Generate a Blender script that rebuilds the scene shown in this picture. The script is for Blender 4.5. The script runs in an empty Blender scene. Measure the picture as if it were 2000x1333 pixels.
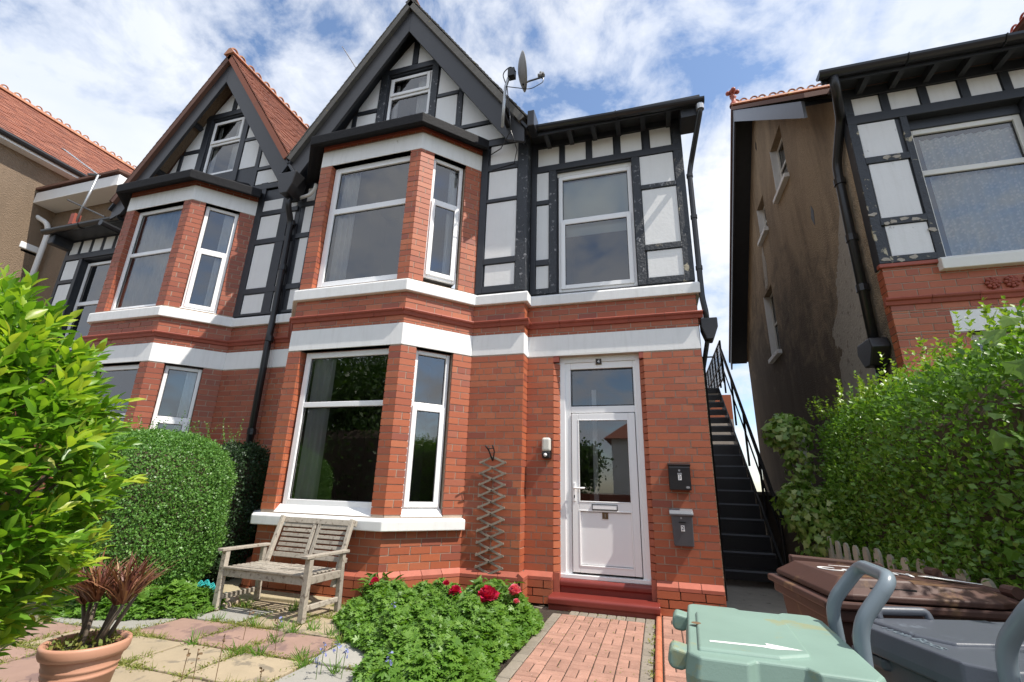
import bpy, bmesh, math, random
import numpy as np
from mathutils import Matrix, Vector
random.seed(7); rng = np.random.default_rng(7)
R = math.radians
sc = bpy.context.scene
COL = sc.collection
# ------------------------------------------------------------------ camera
cam_d = bpy.data.cameras.new('camera'); cam = bpy.data.objects.new('camera', cam_d); COL.objects.link(cam)
cam_d.sensor_width = 36; cam_d.lens = 910/2000*36; cam_d.clip_start = .02; cam_d.clip_end = 3000
yaw, pitch, roll = R(17.2), R(17.45), R(1.66)
fw = Vector((-math.sin(yaw)*math.cos(pitch), math.cos(yaw)*math.cos(pitch), math.sin(pitch)))
rt = Vector((math.cos(yaw), math.sin(yaw), 0)); up = rt.cross(fw)
r2 = rt*math.cos(roll)+up*math.sin(roll); u2 = up*math.cos(roll)-rt*math.sin(roll)
CAM = Vector((0, -5.9, 1.26))
mw = Matrix((r2, u2, -fw)).transposed().to_4x4(); mw.translation = CAM
cam.matrix_world = mw; sc.camera = cam
# ------------------------------------------------------------------ light
SUN_EL, SUN_AZ = 56.0, 12.5          # azimuth measured from +X towards the street (-Y)
sdir = Vector((math.cos(R(SUN_EL))*math.cos(R(SUN_AZ)), -math.cos(R(SUN_EL))*math.sin(R(SUN_AZ)), math.sin(R(SUN_EL))))
sun_d = bpy.data.lights.new('sun', 'SUN'); sun_d.energy = 4.0; sun_d.angle = R(.55); sun_d.color = (1, .94, .85)
sun = bpy.data.objects.new('sun', sun_d); COL.objects.link(sun); sun.location = (20, -5, 30)
sun.rotation_euler = sdir.to_track_quat('Z', 'Y').to_euler()
sc.view_settings.view_transform = 'Standard'; sc.view_settings.look = 'None'
sc.view_settings.exposure = 0.65; sc.view_settings.gamma = 1; sc.view_settings.use_curve_mapping = False
world = bpy.data.worlds.new('World'); sc.world = world; world.use_nodes = True
nt = world.node_tree; nt.nodes.clear(); N = nt.nodes.new; L = nt.links.new
def mathn(tree, op, a, b=None, c=None, clamp=False):
    n = tree.nodes.new('ShaderNodeMath'); n.operation = op; n.use_clamp = clamp
    for i, v in enumerate((a, b, c)):
        if v is None: continue
        if isinstance(v, (int, float)): n.inputs[i].default_value = v
        else: tree.links.new(v, n.inputs[i])
    return n.outputs[0]
out = N('ShaderNodeOutputWorld')
sky = N('ShaderNodeTexSky'); sky.sky_type = 'NISHITA'; sky.sun_disc = False
sky.sun_elevation = R(SUN_EL); sky.sun_rotation = math.atan2(sdir.x, sdir.y)
sky.air_density = 1.0; sky.dust_density = .6; sky.ozone_density = 1.6
bg1 = N('ShaderNodeBackground'); bg1.inputs[1].default_value = .148; L(sky.outputs[0], bg1.inputs[0])
tc = N('ShaderNodeTexCoord'); sep = N('ShaderNodeSeparateXYZ'); L(tc.outputs['Generated'], sep.inputs[0])
den = mathn(nt, 'ADD', mathn(nt, 'MAXIMUM', sep.outputs[2], 0.0), .5)
px = mathn(nt, 'ADD', mathn(nt, 'DIVIDE', sep.outputs[0], den), 0.083); py = mathn(nt, 'ADD', mathn(nt, 'DIVIDE', sep.outputs[1], den), 0.256)
cmb = N('ShaderNodeCombineXYZ'); L(px, cmb.inputs[0]); L(py, cmb.inputs[1]); cmb.inputs[2].default_value = 9.1
def noise(tree, vec, scale, detail=6, rough=.55, dist=0, dim='3D'):
    n = tree.nodes.new('ShaderNodeTexNoise'); n.noise_dimensions = dim
    n.inputs['Scale'].default_value = scale; n.inputs['Detail'].default_value = detail
    n.inputs['Roughness'].default_value = rough; n.inputs['Distortion'].default_value = dist
    if vec is not None: tree.links.new(vec, n.inputs['Vector'])
    return n.outputs['Fac']
def ramp(tree, fac, stops):
    n = tree.nodes.new('ShaderNodeValToRGB'); cr = n.color_ramp
    while len(cr.elements) < len(stops): cr.elements.new(.5)
    for e, (p, c) in zip(cr.elements, stops):
        e.position = p; e.color = (*c, 1) if not isinstance(c, (int, float)) else (c, c, c, 1)
    tree.links.new(fac, n.inputs[0]); return n.outputs[0]
big = noise(nt, cmb.outputs[0], 1.55, 3, .5, .3)
fine = noise(nt, cmb.outputs[0], 7.6, 9, .60, .25)
dens = mathn(nt, 'ADD', mathn(nt, 'MULTIPLY', big, .50), mathn(nt, 'MULTIPLY', fine, .57))
# the cloud bank thickens towards the west (left), as the sky over this street does
dens = mathn(nt, 'ADD', dens, mathn(nt, 'MULTIPLY', mathn(nt, 'ADD', sep.outputs[0], .1), -.07))
hz = mathn(nt, 'MULTIPLY', sep.outputs[2], 12, clamp=True)
mask = ramp(nt, dens, [(.43, 0.0), (.51, .66), (.575, .97)])
mask = mathn(nt, 'MULTIPLY', mask, hz)
shade = ramp(nt, noise(nt, cmb.outputs[0], 2.3, 6, .55, .4), [(.30, (.72, .79, .92)), (.52, (.86, .90, .98)), (.68, (.98, .99, 1))])
bg2 = N('ShaderNodeBackground'); bg2.inputs[1].default_value = .73; L(shade, bg2.inputs[0])
mx = N('ShaderNodeMixShader'); L(mask, mx.inputs[0]); L(bg1.outputs[0], mx.inputs[1]); L(bg2.outputs[0], mx.inputs[2])
L(mx.outputs[0], out.inputs[0])
# ------------------------------------------------------------------ materials
def new_mat(name):
    m = bpy.data.materials.new(name); m.use_nodes = True
    t = m.node_tree; b = t.nodes['Principled BSDF']; return m, t, b
def objco(t):
    return t.nodes.new('ShaderNodeNewGeometry').outputs['Position']
def mixc(t, fac, a, b, typ='MIX'):
    n = t.nodes.new('ShaderNodeMix'); n.data_type = 'RGBA'; n.blend_type = typ
    for sock, v in ((n.inputs[0], fac), (n.inputs[6], a), (n.inputs[7], b)):
        if isinstance(v, (int, float)): sock.default_value = v
        elif isinstance(v, tuple): sock.default_value = (*v, 1)
        else: t.links.new(v, sock)
    return n.outputs[2]
def bump(t, b, h, strength=.3, dist=.01):
    n = t.nodes.new('ShaderNodeBump'); n.inputs['Strength'].default_value = strength; n.inputs['Distance'].default_value = dist
    t.links.new(h, n.inputs['Height']); t.links.new(n.outputs[0], b.inputs['Normal'])
def simple(name, col, rough=.6, var=.12, scale=14, bmp=0, bs=60, col2=None, patch=None, metal=0, spec=.5, bdist=.004, per=0, streak=0):
    """colour with soft noise variation; col2/patch=(threshold, scale) adds worn or stained spots"""
    m, t, b = new_mat(name); pos = objco(t)
    f = noise(t, pos, scale, 5, .6)
    c = mixc(t, f, tuple(x*(1-var) for x in col), tuple(min(1, x*(1+var)) for x in col))
    if per:
        oi = t.nodes.new('ShaderNodeObjectInfo').outputs['Random']; gi = t.nodes.new('ShaderNodeNewGeometry').outputs['Random Per Island']
        fr = mathn(t, 'FRACT', mathn(t, 'ADD', oi, gi))
        c = mixc(t, fr, mixc(t, 1.0, c, (1-per,)*3, 'MULTIPLY'), mixc(t, 1.0, c, (1+per,)*3, 'MULTIPLY'))
    if col2:
        th, s2 = patch
        k = ramp(t, noise(t, pos, s2, 8, .65, .4), [(th, 0.0), (min(1, th+.05), 1.0)])
        c = mixc(t, k, c, col2)
    if streak:      # rain streaks and grime running down
        mp = t.nodes.new('ShaderNodeMapping'); mp.inputs['Scale'].default_value = (9, 9, .9); t.links.new(pos, mp.inputs[0])
        k = ramp(t, noise(t, mp.outputs[0], 1.7, 7, .65, .2), [(.48, 0.0), (.75, streak)]); c = mixc(t, k, c, (.30, .28, .24))
    t.links.new(c, b.inputs['Base Color']); b.inputs['Roughness'].default_value = rough
    b.inputs['Metallic'].default_value = metal; b.inputs['Specular IOR Level'].default_value = spec
    if bmp: bump(t, b, noise(t, pos, bs, 4, .6), bmp, bdist)
    return m
def brick_mat(name, stops, rough=.55, soot=.25):
    m, t, b = new_mat(name); pos = objco(t)
    oi = t.nodes.new('ShaderNodeObjectInfo').outputs['Random']; gi = t.nodes.new('ShaderNodeNewGeometry').outputs['Random Per Island']
    fr = mathn(t, 'FRACT', mathn(t, 'ADD', oi, gi))
    c = ramp(t, fr, stops)
    c = mixc(t, mathn(t, 'MULTIPLY', noise(t, pos, 38, 6, .7), .5), c, tuple(x*.62 for x in stops[0][1]))
    stain = ramp(t, noise(t, pos, 2.2, 6, .65, .3), [(.55, 0.0), (.75, soot)])
    c = mixc(t, stain, c, (.10, .06, .05))
    bloom = ramp(t, noise(t, pos, 6.5, 8, .7, .2), [(.66, 0.0), (.8, .35)])
    c = mixc(t, bloom, c, (.50, .36, .30))
    t.links.new(c, b.inputs['Base Color']); b.inputs['Roughness'].default_value = rough
    bump(t, b, noise(t, pos, 120, 4, .6), .35, .003)
    return m
M = {}
M['brick'] = brick_mat('red pressed brick', [(0, (0.392, 0.103, 0.047)), (.3, (0.470, 0.132, 0.056)), (.6, (0.347, 0.087, 0.043)), (.82, (0.526, 0.168, 0.076)), (.93, (0.258, 0.069, 0.047)), (1, (0.448, 0.151, 0.084))])
M['brick_dim'] = brick_mat('weathered red brick', [(0, (.31, .080, .042)), (.4, (.38, .104, .048)), (.75, (.27, .070, .038)), (1, (.42, .130, .068))], soot=.45)
M['mortar'] = simple('lime mortar', (.41, .325, .255), .9, .35, 9, .4, 150)
M['mould'] = simple('red terracotta moulding', (.30, .068, .042), .55, .25, 8, .2, 60, per=.12)
M['cap'] = simple('red plinth brick', (.37, .105, .066), .55, .22, 12, .2, 60, per=.15)
M['white'] = simple('white masonry paint', (.80, .80, .79), .6, .06, 6, .2, 25, (.50, .47, .41), (.68, 5), streak=.16)
M['panelw'] = simple('white painted render', (.79, .79, .78), .75, .05, 5, .35, 22, bdist=.006, streak=.07)
M['panelo'] = simple('old white painted render', (.74, .74, .74), .75, .05, 5, .5, 30, (.42, .41, .39), (.67, 11), bdist=.006, streak=.14)
M['black'] = simple('black timber paint', (.026, .029, .036), .45, .3, 10, .2, 40)
M['blackpeel'] = simple('peeling black timber paint', (.030, .034, .041), .5, .4, 20, .9, 34, (.24, .24, .25), (.59, 16), bdist=.012)
M['blackpeel2'] = simple('badly peeling black paint', (.030, .034, .041), .5, .4, 20, .9, 30, (.42, .37, .26), (.60, 7), bdist=.012)
M['bargeb'] = simple('black bargeboard', (.035, .035, .038), .4, .12, 5, .06, 20)
M['lead'] = simple('black painted cornice', (.013, .013, .015), .7, .4, 16, .6, 30, (.07, .07, .065), (.72, 22), bdist=.01, spec=.2)
M['gutter'] = simple('black plastic gutter', (.018, .019, .022), .28, .1, 8)
M['iron'] = simple('black iron', (.016, .016, .018), .35, .4, 30, .4, 60)
M['upvc'] = simple('white plastic frame', (.86, .86, .86), .28, .02, 6)
M['upvcold'] = simple('weathered white frame', (.70, .69, .65), .45, .08, 12, .1, 40, (.45, .43, .36), (.66, 14))
M['door'] = simple('white door skin', (.85, .85, .86), .3, .02, 4)
M['seal'] = simple('dark rubber seal', (.02, .02, .022), .6)
M['room'] = simple('dim room wall', (.16, .15, .14), .9, .2, 2)
M['curtain'] = simple('pale curtain', (.78, .78, .78), .9, .12, 4)
M['blind'] = simple('grey green blind', (.66, .75, .74), .9, .03, 3)
M['slate'] = simple('mossy grey slate', (.085, .08, .072), .75, .45, 12, .5, 40, (.20, .17, .08), (.62, 14), per=.2)
M['tile'] = brick_mat('red clay roof tile', [(0, (.24, .082, .048)), (.4, (.32, .11, .062)), (.75, (.19, .064, .042)), (1, (.36, .14, .082))], .8, .45)
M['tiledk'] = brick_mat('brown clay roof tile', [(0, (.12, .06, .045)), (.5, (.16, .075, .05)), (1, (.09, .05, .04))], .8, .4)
M['ridge'] = simple('orange clay ridge tile', (.36, .155, .085), .75, .3, 10, .4, 40, (.50, .38, .10), (.62, 9), per=.12)
M['steel'] = simple('galvanised steel', (.42, .43, .44), .35, .2, 18, .05, 40, metal=.7)
M['dish'] = simple('grey dish enamel', (.20, .20, .20), .45, .15, 8)
M['red_step'] = simple('red painted step', (.19, .030, .022), .38, .15, 7, .25, 30, (.17, .05, .035), (.64, 9))
M['brass'] = simple('aged brass plate', (.16, .10, .05), .4, .2, 20, metal=.5)
M['boxblk'] = simple('black letter box', (.012, .012, .013), .3, .1, 10, .05)
M['boxgry'] = simple('dark grey letter box', (.085, .09, .10), .45, .12, 10, .15, 80)
M['boxlid'] = simple('grey letter box lid', (.16, .17, .19), .4, .1, 10)
M['sticker'] = simple('white sticker', (.85, .85, .84), .5, .01)
M['ink'] = simple('black print', (.01, .01, .01), .5)
M['lampw'] = simple('frosted lamp cover', (.62, .61, .55), .3, .05)
M['teak'] = simple('weathered silver teak', (.37, .33, .275), .75, .35, 30, .4, 80, (.20, .165, .135), (.56, 22), per=.18)
M['trell'] = simple('weathered trellis lath', (.26, .215, .17), .8, .3, 30, .3, 80, per=.15)
M['pot'] = simple('terracotta plastic', (.52, .27, .18), .5, .05, 4, .05, 50)
M['soil'] = simple('dark soil', (.045, .032, .022), .95, .5, 25, 1, 40, bdist=.03)
M['earth'] = simple('garden earth', (.20, .175, .135), .95, .45, 6, .8, 30, bdist=.03)
M['conc'] = simple('concrete', (.42, .385, .33), .85, .25, 7, .4, 60, (.16, .15, .12), (.62, 6))
M['ledge'] = simple('buff stone ledge', (.40, .34, .22), .85, .2, 10, .4, 50)
M['slab_red'] = simple('pink sandstone flag', (.30, .195, .155), .8, .2, 5, .45, 40, (.20, .13, .115), (.53, 2.8), per=.08)
M['slab_buff'] = simple('buff sandstone flag', (.345, .28, .19), .8, .2, 5, .45, 40, (.22, .185, .135), (.53, 2.8), per=.08)
M['slab_grey'] = simple('grey concrete flag', (.31, .30, .27), .85, .15, 8, .35, 60, (.21, .21, .19), (.62, 5), per=.08)
M['paver'] = simple('red block paver', (.36, .20, .15), .88, .35, 9, .6, 130, (.54, .40, .33), (.62, 60), per=.16)
M['paver_grey'] = simple('grey block paver', (.235, .205, .165), .88, .25, 30, .5, 130, per=.12)
M['rope'] = simple('terracotta edging', (.50, .17, .09), .6, .2, 14, .2, 60, per=.1)
M['pebble'] = None
M['gbin'] = simple('sage green plastic', (.20, .30, .25), .5, .20, 4, .10, 200, (.25, .285, .175), (.56, 5))
M['gbin2'] = simple('sage green plastic side', (.165, .29, .26), .4, .06, 5, .05, 200)
M['graybin'] = simple('slate grey plastic', (.075, .085, .105), .42, .10, 8, .10, 160, (.12, .14, .17), (.60, 7))
M['tube'] = simple('blue grey coated tube', (.165, .205, .235), .3, .06, 9)
M['brown'] = simple('brown bin plastic', (.078, .038, .029), .52, .2, 7, .15, 90, (.15, .085, .045), (.57, 4.5), spec=.35)
M['whitep'] = simple('white paint mark', (.80, .80, .78), .6, .02)
M['picket'] = simple('grey weathered picket', (.36, .335, .27), .85, .25, 20, .4, 70, per=.18)
M['post'] = simple('pale grey post', (.42, .42, .40), .8, .15, 12, .2, 50)
M['bark'] = simple('grey brown bark', (.16, .125, .095), .9, .4, 40, .8, 60)
M['twig'] = simple('brown twig', (.085, .06, .04), .9, .4, 30)
M['net'] = simple('turquoise net', (.02, .38, .38), .6, .1)
M['stone'] = simple('pale stone', (.46, .36, .28), .85, .2, 15, .4, 40)
M['farwhite'] = simple('white painted fascia', (.80, .80, .79), .5, .06, 6)
M['road'] = simple('asphalt', (.05, .05, .052), .9, .2, 30)
def pebbledash(name, base, dark, dstops, dark2=None, low=False):
    m, t, b = new_mat(name); pos = objco(t)
    v = t.nodes.new('ShaderNodeTexVoronoi'); v.inputs['Scale'].default_value = 55; t.links.new(pos, v.inputs['Vector'])
    f = noise(t, pos, 60, 3, .7)
    c = mixc(t, f, tuple(x*.35 for x in base), tuple(x*1.7 for x in base))
    mp = t.nodes.new('ShaderNodeMapping'); mp.inputs['Scale'].default_value = (1.1, 1.1, .35); t.links.new(pos, mp.inputs[0])
    k = ramp(t, noise(t, mp.outputs[0], .9, 8, .62, .5), dstops)
    c = mixc(t, k, c, dark)
    if low:          # soot and damp stain plus the alley's shade painted in, darker downwards, ragged edge
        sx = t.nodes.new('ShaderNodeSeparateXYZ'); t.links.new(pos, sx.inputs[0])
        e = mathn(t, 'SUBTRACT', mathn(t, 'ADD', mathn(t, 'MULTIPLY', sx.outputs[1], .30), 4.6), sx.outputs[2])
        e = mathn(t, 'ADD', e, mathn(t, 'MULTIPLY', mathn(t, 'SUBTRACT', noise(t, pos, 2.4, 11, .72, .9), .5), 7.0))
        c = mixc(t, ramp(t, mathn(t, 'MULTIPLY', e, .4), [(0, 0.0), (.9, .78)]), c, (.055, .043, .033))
    mp2 = t.nodes.new('ShaderNodeMapping'); mp2.inputs['Scale'].default_value = (4, 4, .5); t.links.new(pos, mp2.inputs[0])
    s = ramp(t, noise(t, mp2.outputs[0], 1.6, 7, .6, .2), [(.5, 0.0), (.75, .35)])
    c = mixc(t, s, c, dark2 or dark)
    t.links.new(c, b.inputs['Base Color']); b.inputs['Roughness'].default_value = .95
    bump(t, b, v.outputs['Distance'], .9, .015)
    return m
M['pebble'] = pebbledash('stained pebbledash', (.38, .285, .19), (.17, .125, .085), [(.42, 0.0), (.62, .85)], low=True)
M['pebble2'] = pebbledash('buff pebbledash', (.235, .17, .115), (.15, .11, .075), [(.45, 0.0), (.75, .6)])
M['bare'] = simple('bare grey render', (.40, .36, .31), .9, .2, 10, .7, 30, (.24, .21, .18), (.58, 9), bdist=.02)
def glass_mat(name, ior=1.9, tint=(.86, .9, .9)):
    m = bpy.data.materials.new(name); m.use_nodes = True; t = m.node_tree; t.nodes.clear()
    o = t.nodes.new('ShaderNodeOutputMaterial'); fr = t.nodes.new('ShaderNodeFresnel'); fr.inputs[0].default_value = ior
    tr = t.nodes.new('ShaderNodeBsdfTransparent'); tr.inputs[0].default_value = (*tint, 1)
    gl = t.nodes.new('ShaderNodeBsdfGlossy'); gl.inputs['Roughness'].default_value = .012
    pos = objco(t); bn = t.nodes.new('ShaderNodeBump'); bn.inputs['Strength'].default_value = .03; bn.inputs['Distance'].default_value = .02
    t.links.new(noise(t, pos, 1.6, 1, .4), bn.inputs['Height']); t.links.new(bn.outputs[0], gl.inputs['Normal'])
    mx = t.nodes.new('ShaderNodeMixShader'); t.links.new(fr.outputs[0], mx.inputs[0]); t.links.new(tr.outputs[0], mx.inputs[1]); t.links.new(gl.outputs[0], mx.inputs[2])
    t.links.new(mx.outputs[0], o.inputs[0]); return m
M['glass'] = glass_mat('window glass', 2.4, (.95, .97, .97))
def lace_mat():
    m, t, b = new_mat('lace net curtain'); pos = objco(t)
    mp = t.nodes.new('ShaderNodeMapping'); mp.inputs['Scale'].default_value = (9, 1, 1.2); t.links.new(pos, mp.inputs[0])
    v = t.nodes.new('ShaderNodeTexVoronoi'); v.inputs['Scale'].default_value = 26; t.links.new(pos, v.inputs['Vector'])
    k = ramp(t, v.outputs['Distance'], [(.2, 1.0), (.5, 0.0)])
    c = mixc(t, k, (.70, .76, .78), (.95, .96, .96)); t.links.new(c, b.inputs['Base Color']); b.inputs['Roughness'].default_value = .9
    return m
M['lace'] = lace_mat()
def leaf_mat(name, stops, rough=.38, trans=.30, spec=.5):
    m, t, b = new_mat(name)
    oi = t.nodes.new('ShaderNodeObjectInfo').outputs['Random']; gi = t.nodes.new('ShaderNodeNewGeometry').outputs['Random Per Island']
    c = ramp(t, mathn(t, 'FRACT', mathn(t, 'ADD', oi, gi)), stops)
    c = mixc(t, mathn(t, 'MULTIPLY', noise(t, objco(t), 30, 3), .3), c, tuple(x*.6 for x in stops[0][1]))
    t.links.new(c, b.inputs['Base Color']); b.inputs['Roughness'].default_value = rough; b.inputs['Specular IOR Level'].default_value = spec
    tl = t.nodes.new('ShaderNodeBsdfTranslucent'); t.links.new(mixc(t, 1.0, c, (1.25, 1.35, .55), 'MULTIPLY'), tl.inputs[0])
    mx = t.nodes.new('ShaderNodeMixShader'); mx.inputs[0].default_value = trans
    t.links.new(b.outputs[0], mx.inputs[1]); t.links.new(tl.outputs[0], mx.inputs[2])
    t.links.new(mx.outputs[0], t.nodes['Material Output'].inputs[0]); return m
M['lf_big'] = leaf_mat('glossy bright leaf', [(0, (.11, .25, .022)), (.45, (.17, .34, .03)), (.8, (.25, .42, .038)), (.97, (.35, .46, .05)), (1, (.40, .30, .06))], .36, .40)
M['lf_tip'] = leaf_mat('young yellow green leaf', [(0, (.34, .50, .045)), (.6, (.42, .54, .055)), (1, (.48, .50, .08))], .4, .45)
M['lf_box'] = leaf_mat('small box leaf', [(0, (0.088, 0.216, 0.041)), (.5, (0.128, 0.284, 0.054)), (1, (0.203, 0.378, 0.081))], .42, .3, .5)
M['lf_dark'] = leaf_mat('dark yew leaf', [(0, (.022, .055, .018)), (1, (.045, .09, .03))], .5, .2)
M['lf_priv'] = leaf_mat('privet leaf', [(0, (0.088, 0.194, 0.025)), (.5, (0.131, 0.275, 0.034)), (1, (0.213, 0.375, 0.050))], .38, .36)
M['lf_privt'] = leaf_mat('young privet leaf', [(0, (.17, .30, .035)), (1, (.30, .40, .05))], .4, .35)
M['lf_ivy'] = leaf_mat('ivy leaf', [(0, (0.138, 0.265, 0.052)), (.5, (0.253, 0.391, 0.081)), (1, (0.529, 0.598, 0.253))], .3, .35)
M['lf_vine'] = leaf_mat('vine leaf', [(0, (.10, .22, .035)), (1, (.20, .33, .05))], .4, .35)
M['lf_ger'] = leaf_mat('geranium leaf', [(0, (.10, .22, .030)), (.5, (.14, .29, .038)), (1, (.20, .36, .055))], .45, .38)
M['lf_peony'] = leaf_mat('peony leaf', [(0, (.07, .16, .025)), (1, (.15, .26, .04))], .35, .3)
M['lf_weed'] = leaf_mat('yellowing weed', [(0, (.16, .22, .04)), (.6, (.26, .28, .06)), (1, (.36, .32, .10))], .6, .3)
M['lf_tree'] = leaf_mat('tree leaf', [(0, (.03, .075, .014)), (1, (.08, .15, .025))], .45, .3)
M['lf_cord'] = leaf_mat('bronze cordyline blade', [(0, (0.111, 0.036, 0.026)), (.6, (0.195, 0.072, 0.046)), (.9, (0.312, 0.143, 0.078)), (1, (0.442, 0.260, 0.117))], .45, .2)
M['petal_red'] = leaf_mat('crimson petal', [(0, (.50, .006, .05)), (.6, (.64, .014, .09)), (1, (.72, .06, .18))], .5, .3)
M['petal_pink'] = leaf_mat('faded pink petal', [(0, (.78, .09, .22)), (.6, (.84, .20, .34)), (1, (.88, .55, .60))], .5, .35)
M['petal_blue'] = leaf_mat('violet blue petal', [(0, (.20, .22, .55)), (1, (.34, .38, .70))], .6, .3)
M['stem'] = simple('green stem', (.10, .17, .04), .6, .2)
M['drystem'] = simple('dry brown stem', (.16, .10, .05), .8, .2)
# ------------------------------------------------------------------ geometry helpers
class Bs:                       # a wall frame: u runs along the wall, z up, w out of the wall
    def __init__(s, O, u, n): s.O, s.u, s.n = Vector(O), Vector(u).normalized(), Vector(n).normalized()
    def pt(s, u, w, z): return s.O + s.u*u + s.n*w + Vector((0, 0, z))
    def at(s, u, w, z): return rh(s.u, s.n, Vector((0, 0, 1)), s.pt(u, w, z))
def rh(u, n, z, loc):           # right-handed placement matrix (pieces are symmetric along u)
    if u.cross(n).dot(z) < 0: u = -u
    m = Matrix((u, n, z)).transposed().to_4x4(); m.translation = loc; return m
W0 = Bs((0, 0, 0), (1, 0, 0), (0, -1, 0))
WM = {}
def place(o, parent, basis=None):
    COL.objects.link(o)
    if basis is not None: o.matrix_basis = basis
    w = o.matrix_basis.copy()
    if parent is not None:
        o.parent = parent; o.matrix_parent_inverse = WM[parent.name].inverted()
    WM[o.name] = w
    return o
class MB:
    def __init__(s): s.v, s.f = [], []
    def add(s, vs, fs):
        k = len(s.v); s.v += [tuple(v) for v in vs]; s.f += [tuple(i+k for i in f) for f in fs]; return s
    def hexa(s, p):             # 8 points: bottom 4 ccw, top 4
        return s.add(p, [(3, 2, 1, 0), (4, 5, 6, 7), (0, 1, 5, 4), (1, 2, 6, 5), (2, 3, 7, 6), (3, 0, 4, 7)])
    def box(s, b, u0, u1, w0, w1, z0, z1):
        return s.hexa([b.pt(u, w, z) for z in (z0, z1) for u, w in ((u0, w1), (u1, w1), (u1, w0), (u0, w0))])
    def wbox(s, x0, x1, y0, y1, z0, z1):
        return s.hexa([(x, y, z) for z in (z0, z1) for x, y in ((x0, y0), (x1, y0), (x1, y1), (x0, y1))])
    def prism(s, b, poly, w0, w1):   # polygon in (u,z) of the wall, extruded w0 (back) to w1 (front)
        n = len(poly)
        vs = [b.pt(u, w1, z) for u, z in poly]+[b.pt(u, w0, z) for u, z in poly]
        fs = [tuple(range(n)), tuple(range(2*n-1, n-1, -1))]+[(i, i+n, (i+1) % n+n, (i+1) % n) for i in range(n)]
        return s.add(vs, fs)
    def extrude(s, poly, vec):       # polygon of 3-D points extruded along vec
        n = len(poly); vec = Vector(vec)
        vs = [Vector(p) for p in poly]+[Vector(p)+vec for p in poly]
        fs = [tuple(range(n-1, -1, -1)), tuple(range(n, 2*n))]+[(i, (i+1) % n, (i+1) % n+n, i+n) for i in range(n)]
        return s.add(vs, fs)
    def bar(s, a, b, w, d, nrm=(0, -1, 0)):   # beam between two points, width w, depth d along nrm
        a, b, nrm = Vector(a), Vector(b), Vector(nrm).normalized()
        t = (b-a).normalized(); q = t.cross(nrm).normalized()*w/2; e = nrm*d/2
        return s.hexa([a-q-e, a+q-e, a+q+e, a-q+e, b-q-e, b+q-e, b+q+e, b-q+e])
    def tube(s, pts, r, seg=8, caps=True):
        pts = [Vector(p) for p in pts]; k = len(s.v); n = len(pts); prev = None
        rr = r if isinstance(r, (list, tuple)) else [r]*n
        for i, p in enumerate(pts):
            t = (pts[min(i+1, n-1)]-pts[max(i-1, 0)]).normalized()
            if prev is None: a = t.orthogonal().normalized()
            else: a = (prev-t*prev.dot(t)).normalized()
            prev = a; c = t.cross(a)
            for j in range(seg):
                th = 2*math.pi*j/seg; s.v.append(tuple(p+(a*math.cos(th)+c*math.sin(th))*rr[i]))
        for i in range(n-1):
            for j in range(seg):
                s.f.append((k+i*seg+j, k+i*seg+(j+1) % seg, k+(i+1)*seg+(j+1) % seg, k+(i+1)*seg+j))
        if caps: s.f.append(tuple(k+j for j in range(seg-1, -1, -1))); s.f.append(tuple(k+(n-1)*seg+j for j in range(seg)))
        return s
    def lathe(s, c, prof, seg=32):
        k = len(s.v); n = len(prof)
        for r, z in prof:
            for j in range(seg):
                th = 2*math.pi*j/seg; s.v.append((c[0]+r*math.cos(th), c[1]+r*math.sin(th), c[2]+z))
        for i in range(n-1):
            for j in range(seg): s.f.append((k+i*seg+j, k+i*seg+(j+1) % seg, k+(i+1)*seg+(j+1) % seg, k+(i+1)*seg+j))
        return s
    def mesh(s, name, mat, smooth=False):
        me = bpy.data.meshes.new(name); me.from_pydata(s.v, [], s.f); me.materials.append(mat)
        if name != 'pane' and len(s.f) < 4000:
            bm = bmesh.new(); bm.from_mesh(me); bmesh.ops.recalc_face_normals(bm, faces=bm.faces); bm.to_mesh(me); bm.free()
        if smooth: me.polygons.foreach_set('use_smooth', [True]*len(me.polygons))
        me.update(); return me
    def build(s, name, mat, parent=None, smooth=False, bevel=0, label=None, kind=None, seg=2):
        o = bpy.data.objects.new(name, s.mesh(name, M[mat] if isinstance(mat, str) else mat, smooth))
        place(o, parent)
        if bevel:
            m = o.modifiers.new('bevel', 'BEVEL'); m.width = bevel; m.segments = seg; m.limit_method = 'ANGLE'; m.angle_limit = R(35)
            m.harden_normals = False
        if label: o['label'] = label
        if kind: o['kind'] = kind
        return o
def thing(name, loc, label, cat, group=None):
    o = bpy.data.objects.new(name, None); o.empty_display_size = .2; o.location = loc
    place(o, None, Matrix.Translation(loc))
    o['label'] = label; o['category'] = cat
    if group: o['group'] = group
    return o
def arcpts(pts, r, n=5):         # polyline with rounded corners
    pts = [Vector(p) for p in pts]; o = [pts[0]]
    for a, b, c in zip(pts, pts[1:], pts[2:]):
        d1, d2 = (a-b), (c-b); k = min(r, d1.length*.45, d2.length*.45); p, q = b+d1.normalized()*k, b+d2.normalized()*k
        for i in range(n+1):
            t = i/n; o.append(p*(1-t)**2+b*2*t*(1-t)+q*t*t)
    o.append(pts[-1]); return o
def proj(p):
    d = Vector(p)-CAM; z = d.dot(fw)
    return (1000+910*d.dot(r2)/z, 666.5-910*d.dot(u2)/z, z) if z > .05 else (-9e9, 0, z)
def seen(p, m=30):
    x, y, z = proj(p); return -m < x < 2000+m and -m < y < 1333+m
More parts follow.
